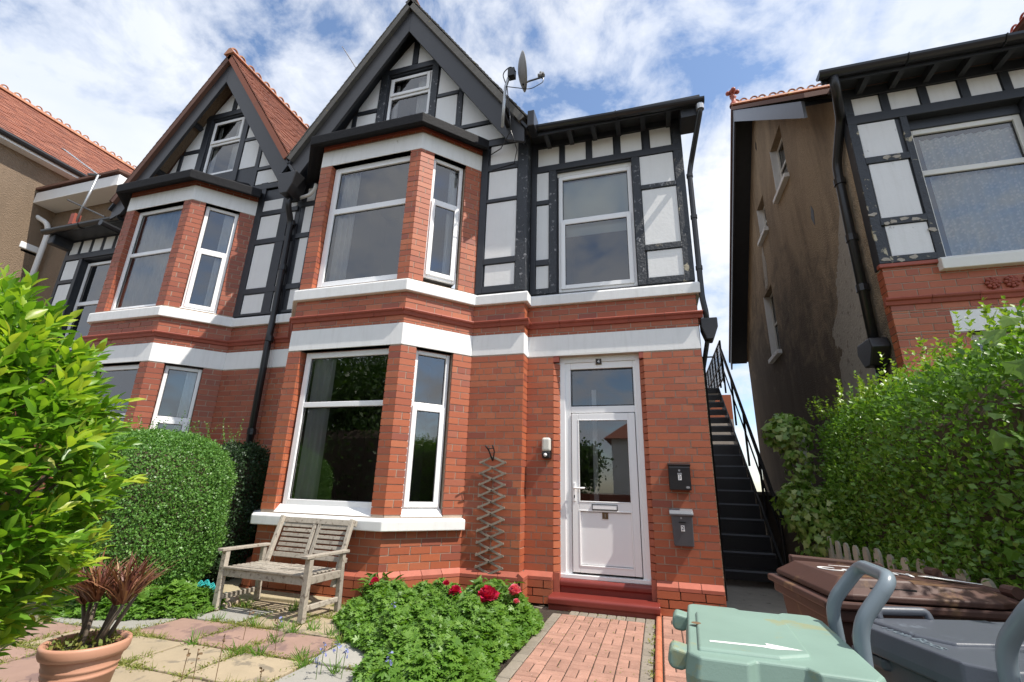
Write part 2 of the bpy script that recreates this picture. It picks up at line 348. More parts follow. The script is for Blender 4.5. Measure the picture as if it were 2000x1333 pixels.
# ---- pieces that can be picked apart: the largest in view become objects, the rest one joined part
MESHC = {}
def piece_mesh(name, mat, l, d, h, kind='box'):
    k = (name, mat, round(l, 3), round(d, 3), round(h, 3), kind)
    if k not in MESHC:
        b = MB(); a = k[2]/2; e = k[4]/2; dd = k[3]
        if kind == 'box': b.hexa([(u, w, z) for z in (-e, e) for u, w in ((-a, 0), (a, 0), (a, -dd), (-a, -dd))])
        elif kind == 'cap': b.add([(-a, 0, -e), (a, 0, -e), (a, 0, -e+.035), (-a, 0, -e+.035), (-a, -.062, e), (a, -.062, e), (-a, -.062, -e), (a, -.062, -e)],
                                  [(0, 1, 2, 3), (3, 2, 5, 4), (0, 3, 4, 6), (1, 7, 5, 2), (0, 6, 7, 1)])
        elif kind == 'tile':  # a clay tile: lies on the slope (u along eave, z up slope), slightly tilted
            b.hexa([(-a, -.004, -e), (a, -.004, -e), (a, -.016, e), (-a, -.016, e), (-a, .014, -e), (a, .014, -e), (a, .001, e), (-a, .001, e)])
        MESHC[k] = (b.mesh(name, M[mat]), b)
    return MESHC[k]
class Pieces:
    def __init__(s): s.items = []
    def add(s, name, mat, l, d, h, mx, kind='box'): s.items.append((name, mat, l, d, h, mx, kind))
    def emit(s, parent, limit=300):
        sc_ = []
        for it in s.items:
            p = it[5].translation; q = proj(p); n = it[5].to_3x3() @ Vector((0, 1, 0)); v = (CAM-p); dist = v.length
            a = it[2]*it[4]*max(0, n.dot(v)/dist)/dist**2
            ok = seen(p) and a*910*910 > 25
            sc_.append((a if ok else 0, it))
        sc_.sort(key=lambda t: -t[0])
        rest = {}; cnt = {}
        for a, it in sc_:
            i = cnt.get(it[0], 0); cnt[it[0]] = i+1
            me, mb = piece_mesh(*it[:5], it[6])
            if i < limit and a > 0:
                o = bpy.data.objects.new(it[0], me); place(o, parent, it[5])
            else:
                r = rest.setdefault((it[0], it[1]), MB()); r.add([it[5] @ Vector(v) for v in mb.v], mb.f)
        for (nm, mat), r in rest.items(): r.build(nm, mat, parent, kind='stuff')
def runs(u0, u1, z, holes):
    iv = [(u0, u1)]
    for a, b, c, d in holes:
        if c < z < d:
            nv = []
            for p, q in iv:
                if b <= p or a >= q: nv.append((p, q)); continue
                if a > p: nv.append((p, a))
                if b < q: nv.append((b, q))
            iv = nv
    return iv
CO, BL = .0842, .25
def bricks(P, bs, u0, u1, z0, z1, holes=(), base=.33, d=.03, mat='brick', phase=0., j=.0018, seed=0, whole=False):
    k = int(math.floor((z0-base)/CO+.02))
    rr = random.Random(int(1000*(u0+z0*7+bs.O.x*3+seed)))
    while base+k*CO < z1-.015:
        a, b = max(z0, base+k*CO), min(z1, base+(k+1)*CO)
        if b-a > .02:
            hd = (k % 6 == 4); pl = BL/2 if hd else BL; off = phase+(.0625 if hd else (BL/2 if k % 2 else 0))
            if whole: pl = u1-u0; off = u0
            for p, q in runs(u0, u1, (a+b)/2, holes):
                n = math.floor((p-off)/pl)
                bd_ = [p]+[x for x in (off+(n+i)*pl for i in range(int((q-p)/pl)+3)) if p+.045 < x < q-.045]+[q]
                for l, r in zip(bd_, bd_[1:]):
                    if r-l > .01:
                        jj = .0055 if r < q-.001 else 0; jl = .0055 if l > p+.001 else 0
                        P.add('brick', mat, r-l-jj-jl, d, b-a-.0100, bs.at((l+jl+r-jj)/2, rr.uniform(-j, j), (a+b)/2+rr.uniform(-.001, .001)))
        k += 1
def slab(name, mat, parent, bs, u0, u1, w0, w1, z0, z1, holes=(), kind=None):
    if mat == 'mortar': u0, u1, holes = u0+.008, u1-.008, [(a-.008, c+.008, d, e) for a, c, d, e in holes]
    us = sorted({u0, u1, *[x for h in holes for x in h[:2] if u0 < x < u1]}); zs = sorted({z0, z1, *[x for h in holes for x in h[2:] if z0 < x < z1]})
    b = MB()
    for p, q in zip(us, us[1:]):
        for a, c in zip(zs, zs[1:]):
            if not any(h[0] <= (p+q)/2 <= h[1] and h[2] <= (a+c)/2 <= h[3] for h in holes): b.box(bs, p, q, w0, w1, a, c)
    return b.build(name, mat, parent, kind=kind)
def frame_rect(b, bs, u0, u1, z0, z1, t, w0, w1):
    b.box(bs, u0, u0+t, w0, w1, z0, z1); b.box(bs, u1-t, u1, w0, w1, z0, z1)
    b.box(bs, u0+t, u1-t, w0, w1, z0, z0+t); b.box(bs, u0+t, u1-t, w0, w1, z1-t, z1)
def curtain_sheet(bs, u0, u1, z0, z1, w, amp=.02, per=.09, n=0):
    b = MB(); n = n or max(8, int((u1-u0)/.012))
    for i in range(n+1):
        u = u0+(u1-u0)*i/n; o = amp*math.sin(2*math.pi*u/per)+amp*.5*math.sin(2*math.pi*u/per*.37+1)
        b.v.append(tuple(bs.pt(u, w+o, z0))); b.v.append(tuple(bs.pt(u, w+o*.6, z1)))
    for i in range(n): b.f.append((2*i, 2*i+2, 2*i+3, 2*i+1))
    return b
def window(parent, bs, u0, u1, z0, z1, w, tr=None, opener=None, ft=.065, mat='upvc', curt=(), blind=None, name='window', depth=1.1, room=True):
    """frame from (u0,z0) to (u1,z1), outer face at w; tr = (z0,z1) of the transom; opener = 'low'/'top' sash that stands proud"""
    fb = MB(); frame_rect(fb, bs, u0, u1, z0, z1, ft, w-.06, w)
    if tr: fb.box(bs, u0+ft, u1-ft, w-.055, w-.004, tr[0], tr[1])
    fo = fb.build(name, mat, parent, bevel=.006)
    lights = [(z0+ft, z1-ft)] if not tr else [(z0+ft, tr[0]), (tr[1], z1-ft)]
    for i, (a, c) in enumerate(lights):
        op = (opener == 'low' and i == 0) or (opener == 'top' and i == 1) or opener == 'both'
        ua, uc, za, zc, ww = u0+ft, u1-ft, a, c, w-.03
        if op:
            s = MB(); ov = .022; frame_rect(s, bs, ua-ov, uc+ov, za-ov, zc+ov, .062, w+.001, w+.022)
            s.build('sash', mat, fo, bevel=.006); k = .062-ov; ua, uc, za, zc, ww = ua+k, uc-k, za+k, zc-k, w+.006
        g = MB(); frame_rect(g, bs, ua-.001, uc+.001, za-.001, zc+.001, .009, ww-.012, ww+.004); g.build('gasket', 'seal', fo)
        p = MB(); p.add([bs.pt(ua, ww, za), bs.pt(uc, ww, za), bs.pt(uc, ww, zc), bs.pt(ua, ww, zc)], [(0, 1, 2, 3)]); p.build('pane', 'glass', fo)
    for (a, c, za, zc, mt, amp) in curt: curtain_sheet(bs, a, c, za, zc, w-.10, amp).build('curtain', mt, fo, smooth=True)
    if blind: b = MB(); b.box(bs, u0+ft, u1-ft, w-.085, w-.08, blind, z1-ft); b.build('blind', 'blind', fo)
    if room:
        r = MB(); d = w-depth; q = w-.07
        c = [bs.pt(u, ww, z) for ww in (q, d) for u, z in ((u0, z0), (u1, z0), (u1, z1), (u0, z1))]
        r.add(c, [(4, 5, 6, 7), (0, 4, 7, 3), (1, 2, 6, 5), (0, 1, 5, 4), (3, 7, 6, 2)]); r.build('room', 'room', fo)
    return fo
def text(body, size, mat, parent, mx, name='lettering', ext=.0006, sx=1):
    c = bpy.data.curves.new(name, 'FONT'); c.body = body; c.size = size; c.align_x = 'CENTER'; c.align_y = 'CENTER'; c.extrude = ext
    tmp = bpy.data.objects.new('lettering_curve', c); me = bpy.data.meshes.new_from_object(tmp); bpy.data.objects.remove(tmp)
    me.materials.clear(); me.materials.append(M[mat]); o = bpy.data.objects.new(name, me)
    return place(o, parent, mx @ Matrix.Diagonal((sx, 1, 1, 1)))
def wall_text_mx(bs, u, w, z):
    m = Matrix((bs.u, Vector((0, 0, 1)), bs.n)).transposed().to_4x4(); m.translation = bs.pt(u, w, z); return m
# ---- foliage
def frames(dirs, nrm):
    x = dirs/np.linalg.norm(dirs, axis=1, keepdims=True)
    z = nrm-(nrm*x).sum(1, keepdims=True)*x; z /= np.linalg.norm(z, axis=1, keepdims=True)+1e-9
    return np.stack([x, np.cross(z, x), z], 2)
def leaf_tpl(kind):
    if kind == 'oval8':
        st = [(.0, .05, .0), (.16, .19, .015), (.40, .30, .02), (.64, .26, -.015), (.85, .13, -.075)]
        v, f = [], []
        for x, w, z in st: v += [(x, w, z+.16*w), (x, 0, z-.03*(w > .1)), (x, -w, z+.16*w)]
        v.append((1.02, 0, -.14)); n = len(st)
        for i in range(n-1):
            a, c = 3*i, 3*i+3; f += [(a, a+1, c+1, c), (a+1, a+2, c+2, c+1)]
        f += [(3*n-3, 3*n-2, 3*n), (3*n-2, 3*n-1, 3*n)]
    elif kind == 'oval4':
        v = [(0, 0, 0), (.5, .30, .05), (.5, 0, -.02), (.5, -.30, .05), (1, 0, -.06)]; f = [(0, 2, 1), (0, 3, 2), (1, 2, 4), (2, 3, 4)]
    elif kind == 'diamond':
        v = [(0, 0, 0), (.5, .34, .03), (1, 0, -.04), (.5, -.34, .03)]; f = [(0, 3, 2, 1)]
    elif kind == 'lobed':
        v = [(0, 0, 0)]; n = 5
        for i in range(n):
            a = (-100+50*i)*math.pi/180
            for da, r in ((-.42, .52), (-.12, .98), (.12, .98)): v.append((math.cos(a+da)*r*.6+.3, math.sin(a+da)*r*.62, .05*math.sin(3*i)-.09*r))
        v.append((.1, .45, -.05)); m = len(v); f = [(0, i, i+1) for i in range(1, m-1)]
    elif kind == 'ivy':
        o = [(.05, -.28), (.0, -.5), (.38, -.42), (.55, -.5), (.62, -.25), (1, 0), (.62, .25), (.55, .5), (.38, .42), (.0, .5), (.05, .28)]
        v = [(.2, 0, .05)]+[(x, y, -.06*abs(y)) for x, y in o]; f = [(0, i, i % len(o)+1) for i in range(1, len(o)+1)]
    elif kind == 'blade':
        v = [(0, .5, 0), (0, -.5, 0), (.35, .5, .10), (.35, -.5, .10), (.7, .36, .1), (.7, -.36, .1), (1, 0, 0)]; f = [(0, 1, 3, 2), (2, 3, 5, 4), (4, 5, 6)]
    elif kind == 'petal':
        v = [(0, -.15, 0), (0, .15, 0), (.55, .42, .16), (.55, -.42, .16), (1, .30, .05), (1, -.30, .05), (.95, 0, .12)]; f = [(0, 3, 2, 1), (3, 5, 6), (3, 6, 2), (2, 6, 4)]
    return np.array(v, float), f
def bake(name, mat, parent, kind, pos, F, L, Wd=None, label=None, kindtag='stuff', thick=None):
    v, f = leaf_tpl(kind); n = len(pos); L = np.broadcast_to(L, (n,)); Wd = L if Wd is None else np.broadcast_to(Wd, (n,))
    s = np.stack([L, Wd, L], 1)[:, None, :]*v[None]
    V = np.einsum('nij,nkj->nki', F, s)+pos[:, None, :]
    k = len(v); me = bpy.data.meshes.new(name); me.vertices.add(n*k); me.vertices.foreach_set('co', V.ravel())
    ls = np.array([i for p in f for i in p]); ln = np.array([len(p) for p in f])
    allv = (ls[None]+k*np.arange(n)[:, None]).ravel(); me.loops.add(len(allv)); me.loops.foreach_set('vertex_index', allv)
    st = np.concatenate([[0], np.cumsum(np.tile(ln, n))[:-1]]); me.polygons.add(len(st))
    me.polygons.foreach_set('loop_start', st); me.update(calc_edges=True); me.materials.append(M[mat])
    o = bpy.data.objects.new(name, me); place(o, parent)
    if kindtag: o['kind'] = kindtag
    if label: o['label'] = label
    return o
def unit(n): v = rng.normal(size=(n, 3)); return v/np.linalg.norm(v, axis=1, keepdims=True)
# ------------------------------------------------------------------ setting: ground
g = MB()
g.add([(-260, -260, -.03), (260, -260, -.03), (260, 260, -.03), (-260, 260, -.03)], [(0, 1, 2, 3)])
gr = g.build('ground', 'earth'); gr['kind'] = 'structure'
# ------------------------------------------------------------------ a bay-fronted brick house
def moulding(b, bs, u0, u1, z):      # string course: stepped profile
    prof = [(0, -.075), (.02, -.07), (.032, -.03), (.055, -.018), (.062, .0), (.055, .012), (0, .02)]
    n = len(prof)
    vs = [bs.pt(u, w, z+zz) for u in (u0, u1) for w, zz in prof]
    b.add(vs, [tuple(range(n)), tuple(range(2*n-1, n-1, -1))]+[(i, i+n, i+1+n, i+1) for i in range(n-1)])
def run_mould(parent, segs, z, mat='mould'):
    for bs, u0, u1 in segs:              # terracotta string course laid as separate lengths
        n = max(1, round((u1-u0)/.45))
        for i in range(n):
            b = MB(); moulding(b, bs, u0+(u1-u0)*i/n+(.002 if i else 0), u0+(u1-u0)*(i+1)/n-(.002 if i < n-1 else 0), z); b.build('string_course_tile', mat, parent)
def panel(parent, bs, poly, mat='panelw', w=.006):
    b = MB(); b.prism(bs, poly, -.02, w); return b.build('render_panel', mat, parent, bevel=.004)
def rect(u0, u1, z0, z1): return [(u0, z0), (u1, z0), (u1, z1), (u0, z1)]
def timbers(parent, bs, bars, mat='black', w=.022):
    for u0, u1, z0, z1, *m in bars:
        b = MB(); b.box(bs, u0, u1, -.01, w+(.003 if (u1-u0) > (z1-z0) else 0), z0, z1); b.build('timber', m[0] if m else mat, parent, bevel=.005)
def plinth(P, bs, u0, u1, zt=.33):
    n = max(1, round((u1-u0)/.25))
    for i in range(n):
        l = (u1-u0)/n; P.add('plinth_brick', 'cap', l-.006, .062, .085, bs.at(u0+l*(i+.5), .062, zt-.04), 'cap')
    bb = Bs(bs.pt(0, .062, 0), bs.u, bs.n)
    bricks(P, bb, u0, u1, 0, zt-.083, base=-.006, seed=3)
GC = -3.65
def gable(root, cx, bc, win=True, mat='black', peel=None, sof='bargeb', w0=7.34, under='black'):
    """half-timbered gable above a bay; cx = apex position, wall plane Y=-.21"""
    bs = Bs((cx, -.21, 0), (1, 0, 0), (0, -1, 0))
    hole = (-.58, .27, 7.32, 8.33)
    # wall backing, triangle split round the window
    b = MB()
    for poly in ([(-2.02, 6.33), (-.58, 6.33), (-.58, 8.42)], [(-.58, 6.33), (.27, 6.33), (.27, w0-.02), (-.58, w0-.02)], [(.27, 6.33), (2.02, 6.33), (.27, 8.78)],
                 [(-.58, 8.33), (.27, 8.33), (.27, 8.78), (0, 9.16), (-.58, 8.42)]):
        b.prism(bs, poly, -.12, -.004)
    b.build('gable_wall', 'black', root)
    for p in ([(-.61, 8.50), (-.155, 8.485), (-.155, 9.05)], [(-.03, 8.485), (.36, 8.48), (-.03, 9.02)],
              [(-.77, 7.675), (-.77, 8.33), (-1.155, 7.75), (-1.155, 7.675)], [(-1.16, 6.9), (-.77, 6.9), (-.77, 7.57), (-1.16, 7.58)],
              [(-1.62, 6.9), (-1.26, 6.9), (-1.26, 7.57)], [(.43, 7.676), (.825, 7.664), (.825, 7.86), (.45, 8.33)], [(.42, 6.95), (.8, 6.95), (.8, 7.577), (.42, 7.58)],
              [(.915, 6.9), (1.446, 6.9), (.915, 7.66)], [(.915, 6.5), (1.76, 6.5), (1.53, 6.8), (.915, 6.8)]):
        panel(root, bs, p)
    pm = peel or mat
    timbers(root, bs, [(-.145, -.04, 8.49, 9.1), (-.75, -.60, 6.7, 8.42, pm), (.285, .41, 6.7, 8.42, pm), (.83, .905, 6.45, 7.75, pm), (-1.25, -1.17, 6.7, 7.6),
                       (-.77, .5, 8.36, 8.475), (.42, .83, 7.585, 7.655), (-1.16, -.76, 7.585, 7.66), (.905, 1.62, 6.815, 6.885), (.9, 1.95, 6.36, 6.47)])
    if win:
        window(root, bs, -.57, .26, w0, 8.30, -.03, (7.83, 7.905) if w0 > 7.2 else (7.70, 7.77), 'top', .05, curt=[(-.05, .22, w0+.05, 8.25, 'curtain', .015), (-.52, -.42, w0+.05, 8.25, 'curtain', .015)], depth=.7)
    # barge boards, verge tiles, soffit
    s = 1.43; yb = -.50; k_ = 1.0286; zs = lambda z: 1.26+(z-1.26)*k_
    for sg in (-1, 1):
        q = lambda x, z: (bc+sg*x*k_, yb, zs(z))
        poly = [q(0, 9.22), q(2.12, 9.22-s*2.12), q(2.12, 5.96), q(1.86, 6.05), q(0, 8.74)]
        b = MB(); b.extrude(poly, (0, .05, 0)); b.build('bargeboard', sof, root, bevel=.004)
        b = MB(); b.extrude([q(0, 9.16), q(2.1, 9.16-s*2.1), q(2.1, 9.10-s*2.1), q(0, 9.10)], (0, .25, 0))
        for v in range(len(b.v)): b.v[v] = (b.v[v][0], b.v[v][1]+.055, b.v[v][2])
        b.build('soffit', under, root)
        b = MB(); b.bar(q(.02, 9.235), q(2.17, 9.235-s*2.15), .035, .09); b.build('verge_strip', 'black', root)
def roof_slope(root, cx, sg, y0, y1, mat, tiles=True, zt=9.674, half=2.22, s=1.43, P=None, top=0, th=.10):
    """one slope of a gabled roof with ridge along Y"""
    q = lambda x, z, y: Vector((cx+sg*x, y, z))
    nv = Vector((sg*s, 0, 1)).normalized(); dn = Vector((sg*1, 0, -s)).normalized()
    A = q(0, zt, y0); Ln = half*math.hypot(1, s)
    b = MB(); b.extrude([A-nv*.03, A+dn*Ln-nv*.03, A+dn*Ln-nv*(.03+th), A-nv*(.03+th)], (0, y1-y0, 0)); b.build('roof', mat, root)
    gap, tw = .105, .165; uy = Vector((0, 1, 0)); k = 0
    rr = random.Random(4)
    yend = y1 if tiles else y0+.5
    while gap*(k+.5) < Ln:
        c0 = A+dn*(gap*(k+.5)); y = y0+(0 if k % 2 else -tw/2); 
        while y < yend-.02:
            l, r = max(y, y0), min(y+tw, yend)
            if r-l > .03:
                c = Vector((c0.x, (l+r)/2, c0.z))+nv*rr.uniform(-.003, .004)
                P.add('roof_tile', mat, r-l-.004, .018, gap+.03, rh(uy, nv, -dn, c), 'tile')
            y += tw
        k += 1
def ridge(root, p0, p1, mat='ridge', crest=True, seg=.42):
    p0, p1 = Vector(p0), Vector(p1); d = (p1-p0); n = max(1, round(d.length/seg)); t = d.normalized(); side = t.cross(Vector((0, 0, 1))).normalized()
    for i in range(n):
        a = p0+d*(i/n)+t*.004; l = d.length/n-.008; b = MB()
        pr = [side*-.13+Vector((0, 0, -.13)), side*-.03+Vector((0, 0, .0)), side*.03+Vector((0, 0, .0)), side*.13+Vector((0, 0, -.13)), side*.10+Vector((0, 0, -.14)), side*-.10+Vector((0, 0, -.14))]
        b.extrude([a+x for x in pr], t*l)
        if crest:       # pierced loops standing on the ridge
            for j in range(2):
                c = a+t*(l*(.28+.44*j)); b.tube([c+t*(.075*math.cos(th))+Vector((0, 0, .085*math.sin(th))) for th in [math.pi*q/8 for q in range(9)]], .02, 6)
        b.build('ridge_tile', mat, root)
def loft_path(b, path, prof, closed=False):
    """sweep a (w,z) profile along a plan polyline with mitred corners; w grows to the left-hand outside normal given by (dy,-dx)"""
    P = [Vector((x, y)) for x, y in path]; n = len(P); m = len(prof); k = len(b.v)
    for i, p in enumerate(P):
        d1 = (P[i]-P[i-1]).normalized() if i else (P[1]-P[0]).normalized(); d2 = (P[i+1]-P[i]).normalized() if i < n-1 else d1
        n1 = Vector((d1.y, -d1.x)); n2 = Vector((d2.y, -d2.x)); nn = (n1+n2).normalized(); sc_ = 1/max(.35, nn.dot(n1))
        for w, z in prof: b.v.append((p.x+nn.x*w*sc_, p.y+nn.y*w*sc_, z))
    for i in range(n-1):
        for j in range(m): b.f.append((k+i*m+j, k+(i+1)*m+j, k+(i+1)*m+(j+1) % m, k+i*m+(j+1) % m))
    b.f.append(tuple(k+j for j in range(m))); b.f.append(tuple(k+(n-1)*m+j for j in range(m-1, -1, -1)))
def bay_path(xl, xr): return [(xl-.67, -.21), (xl, -.93), (xr, -.93), (xr+.67, -.21)]
def bay(root, P, xl, xr, zu=0.0, main=True):
    A, Bq = (xr, -.93, 0), (xr+.67, -.21, 0)
    bf = Bs((0, -.93, 0), (1, 0, 0), (0, -1, 0))
    sv = Vector((.67, .72, 0)); SL = sv.length; bsR = Bs(A, sv, (.72, -.67, 0))
    bsL = Bs((xl-.67, -.21, 0), (.67, -.72, 0), (-.72, -.67, 0))
    pl, pr = xl+.20, xr-.17
    hl, hu = (pl, pr, .90, 2.95), (pl, pr, 3.87, 5.93+zu)
    sl, su = (.205, .715, .90, 2.95), (.205, .72, 3.87, 5.93+zu)
    # masonry behind the bricks
    b0, b1 = -.14, -.0055
    for bs, u0, u1, h in ((bf, xl, xr, (hl, hu)), (bsR, .0, SL, (sl, su)), (bsL, .0, SL, (sl, su))):
        slab('bay_wall', 'mortar', root, bs, u0, u1, b0, b1, 0, 6.34, h)
    mt = 'brick' if main else 'brick_dim'
    for bs, u0, u1, h in ((bf, xl, xr, (hl, hu)), (bsR, 0, SL, (sl, su)), (bsL, 0, SL, (sl, su))):
        if main: plinth(P, bs, u0, u1)
        bricks(P, bs, u0, u1, .33, .755, mat=mt, phase=.1)
        bricks(P, bs, u0, u1, .90, 2.95, h, mat=mt, phase=.1)
        bricks(P, bs, u0, u1, 3.24, 3.35, mat=mt, phase=.1); bricks(P, bs, u0, u1, 3.43, 3.67, mat=mt, phase=.03)
        bricks(P, bs, u0, u1, 3.86, 5.93+zu, h, mat=mt, phase=.06)
        bricks(P, bs, u0, u1, 6.21+zu, 6.34+zu, mat=mt, phase=.06)
    # left-hand reveals of the openings (they face right)
    for z0, z1 in ((.90, 2.95), (3.87, 5.93+zu)):
        bricks(P, Bs((pl, -.93, 0), (0, 1, 0), (1, 0, 0)), .032, .12, z0, z1, mat=mt, whole=True)
        n = Vector((.72, -.67, 0)).normalized(); o = Vector(A)+sv.normalized()*.205
        bricks(P, Bs(o, -n, sv), .032, .12, z0, z1, mat=mt, whole=True)
    # white painted bands, sills
    path = bay_path(xl, xr)
    def band(name, z0, z1, w0, w1, mat='white', bev=.006, prof=None):
        b = MB(); loft_path(b, path, prof or [(w0, z0), (w1, z0), (w1, z1), (w0, z1)]); return b.build(name, mat, root, bevel=bev)
    band('lintel_band', 2.95, 3.24, -.125, .004); band('lintel_band', 5.93+zu, 6.21+zu, -.125, .004)
    band('window_sill', 0, 0, 0, 0, prof=[(-.14, .76), (.085, .752), (.088, .86), (.07, .875), (-.14, .905)], bev=.01)
    band('window_sill', 0, 0, 0, 0, prof=[(-.14, 3.68), (.06, 3.672), (.062, 3.82), (.05, 3.835), (-.14, 3.872)], bev=.01)
    for i in range(3):
        p0, p1 = Vector((*path[i], 0)), Vector((*path[i+1], 0)); t = (p1-p0).normalized(); bs = Bs(p0, t, (t.y, -t.x, 0))
        run_mould(root, [(bs, -.0 if i == 0 else -.022, (p1-p0).length+.0)], 3.42)
    # black cornice and lead roof of the bay
    c = zu
    band('cornice', 0, 0, 0, 0, 'lead', .008, [(-.02, 6.335+c), (.03, 6.29+c), (.10, 6.27+c), (.13, 6.24+c), (.16, 6.21+c), (.205, 6.215+c), (.212, 6.36+c), (.19, 6.385+c), (.1, 6.40+c), (-.02, 6.42+c)])
    b = MB(); q = [Vector((x, y, 6.40+c)) for x, y in [(xl-.67, -.16), (xl-.06, -.98), (xr+.06, -.98), (xr+.67, -.16)]]
    tp = [Vector((xl-.3, -.16, 6.72+c)), Vector((xr+.3, -.16, 6.72+c))]
    b.add(q+tp, [(0, 1, 4), (1, 2, 5, 4), (2, 3, 5), (0, 4, 5, 3), (0, 3, 2, 1)]); b.build('bay_roof', 'lead', root)
    if main: # the two brick dentil lines under the cornice
        for zz in (6.262, 6.305):
            b = MB(); loft_path(b, path[1:], [(-.01, zz), (.012+(zz-6.26)*.2, zz), (.012+(zz-6.26)*.2, zz+.036), (-.01, zz+.036)]); b.build('corbel_course', 'mould', root)
    # windows
    wv = -.085
    window(root, bsL, .215, .705, .975, 2.93, wv, (2.19, 2.255), None, .05, depth=.8); window(root, bsL, .215, .705, 3.9, 5.92+zu, wv, (5.165, 5.235), None, .05, depth=.8)
    if main:
        window(root, bf, pl+.035, pr+.05, .975, 2.93, wv, (2.19, 2.258), None, .075, curt=[(pl+.1, pl+.45, 1.0, 2.9, 'curtain', .02)], depth=1.6)
        window(root, bf, pl+.01, pr+.05, 3.90, 5.92+zu, wv, (5.10, 5.19), None, .09, curt=[(pl+.1, pl+.42, 3.95, 5.85, 'curtain', .02)], depth=1.5)
        window(root, bsR, .215, .70, .975, 2.93, wv, (2.19, 2.255), 'low', .05, depth=1.0)
        window(root, bsR, .215, .705, 3.985, 5.92+zu, wv, (5.165, 5.235), 'low', .055, curt=[(.53, .66, 4.05, 5.85, 'curtain', .015)], depth=1.0)
    else:
        window(root, bf, pl+.01, pr+.05, .975, 2.93, wv, (2.10, 2.17), None, .07, depth=1.4)
        window(root, bf, pl+.01, pr+.05, 3.89, 5.92+zu, wv, (4.90, 4.965), None, .06, curt=[(pl+.12, pr-.02, 3.95, 5.8, 'curtain', .025)], depth=1.5)
        window(root, bsR, .215, .70, .975, 2.93, wv, (2.08, 2.15), 'low', .05, curt=[(.5, .66, 1.0, 2.9, 'curtain', .02)], depth=1.0)
        window(root, bsR, .215, .705, 3.89, 5.92+zu, wv, (4.93, 5.0), 'low', .055, curt=[(.5, .64, 3.95, 5.8, 'curtain', .015)], depth=1.0)
    for bs, u0, u1, za in ((bf, pl, pr, .9), (bsR, .205, .715, .9), (bf, pl, pr, 3.87), (bsR, .205, .715, 3.87)):  # painted inner sill
        b = MB(); top = .99 if za < 1 else 3.91; b.add([bs.pt(u, w, z) for u in (u0, u1) for w, z in ((.0, za), (-.09, top), (-.14, top), (-.14, za))], [(0, 1, 2, 3), (7, 6, 5, 4), (0, 4, 5, 1), (1, 5, 6, 2)]); b.build('inner_sill', 'white', root)
    # closed top behind the cornice
    b = MB(); b.extrude([(xl-.6, -.2, 6.2), (xl, -.8, 6.2), (xr, -.8, 6.2), (xr+.6, -.2, 6.2)], (0, 0, .1)); b.build('bay_ceiling', 'room', root)
def brick_face(root, P, bs, u0, u1, zu_tim=3.85, mat='brick', phase=0., pl=True, holes=(), zlo=.33):
    slab('front_wall', 'mortar', root, bs, u0, u1, -.14, -.0055, 0, 3.69, holes)
    if pl: plinth(P, bs, u0, u1)
    bricks(P, bs, u0, u1, zlo, 2.95, holes, mat=mat, phase=phase)
    bricks(P, bs, u0, u1, 3.24, 3.35, mat=mat, phase=phase); bricks(P, bs, u0, u1, 3.43, 3.67, mat=mat, phase=phase+.07)
def white_run(root, path, z0, z1, w0, w1, name, bev=.006, prof=None, mat='white'):
    b = MB(); loft_path(b, path, prof or [(w0, z0), (w1, z0), (w1, z1), (w0, z1)]); return b.build(name, mat, root, bevel=bev)
SILLP = [(-.10, 3.68), (.055, 3.672), (.058, 3.80), (.045, 3.825), (-.10, 3.86)]
# ------------------------------------------------------------------ MAIN HOUSE
H = thing('brick_house', (-1.6, 0, 0), 'red brick house with white bay windows, half timbered upper floor and white front door', 'house', 'semi detached brick houses')
P = Pieces()
XL, XR = -4.73, -3.0
bay(H, P, XL, XR)
f_pier = Bs((-2.33, -.21, 0), (1, 0, 0), (0, -1, 0)); f_ret = Bs((-1.595, -.21, 0), (0, 1, 0), (1, 0, 0))
f_door = Bs((-1.595, 0, 0), (1, 0, 0), (0, -1, 0)); f_btw = Bs((-5.7, -.21, 0), (1, 0, 0), (0, -1, 0))
brick_face(H, P, f_pier, 0, .735)
brick_face(H, P, f_btw, 0, .30, pl=True)
for z0, z1 in ((.33, 2.95), (3.24, 3.35), (3.43, 3.67)): bricks(P, f_ret, .033, .21, z0, z1, whole=True)
slab('front_wall', 'mortar', H, f_ret, .0, .215, -.12, -.0055, 0, 3.69)
DL, DR = -1.24+1.595, -.085+1.595           # door opening in the door-wall frame
DH = (DL, DR, 0, 2.95)
slab('front_wall', 'mortar', H, f_door, 0, 2.195, -.20, -.0055, 0, 3.69, [(DL, DR, 0, 2.945)])
bricks(P, f_door, 0, DL, .33, 2.95, phase=.02); bricks(P, f_door, DR, 2.195, .33, 2.95, phase=.11)
bricks(P, f_door, 0, 2.195, 3.24, 3.35); bricks(P, f_door, 0, 2.195, 3.43, 3.67, phase=.07)
for a, b_ in ((0, DL), (DR, 2.195)): plinth(P, f_door, a, b_)
plinth(P, f_ret, -.06, .15)
# chamfered brick jambs of the doorway
for u0, dx, sg in ((DL, .075, 1), (DR, -.055, -1)):
    o = f_door.pt(u0, 0, 0); d = Vector((dx, .075, 0)); n = Vector((d.y, -d.x, 0))*sg
    bs = Bs(o, d if sg > 0 else d, n)
    bricks(P, bs, .002, d.length, .33 if sg > 0 else .33, 2.87, seed=5, whole=True)
    for z0, z1 in ((0.0, .33), (2.87, 2.95)):
        b = MB(); b.extrude([o+Vector((0, 0, z0)), o+Vector((dx, 0, z0)), o+Vector((dx, .075, z0)), o+Vector((0, .075, z0))], (0, 0, z1-z0)); b.build('jamb_stop', 'cap' if z0 < 1 else 'mould', H)
    b = MB(); q = o+d; b.wbox(min(q.x, q.x-.06*sg), max(q.x, q.x-.06*sg), .075, .24, .0, 2.945); b.build('door_reveal', 'white' if sg > 0 else 'brick', H)
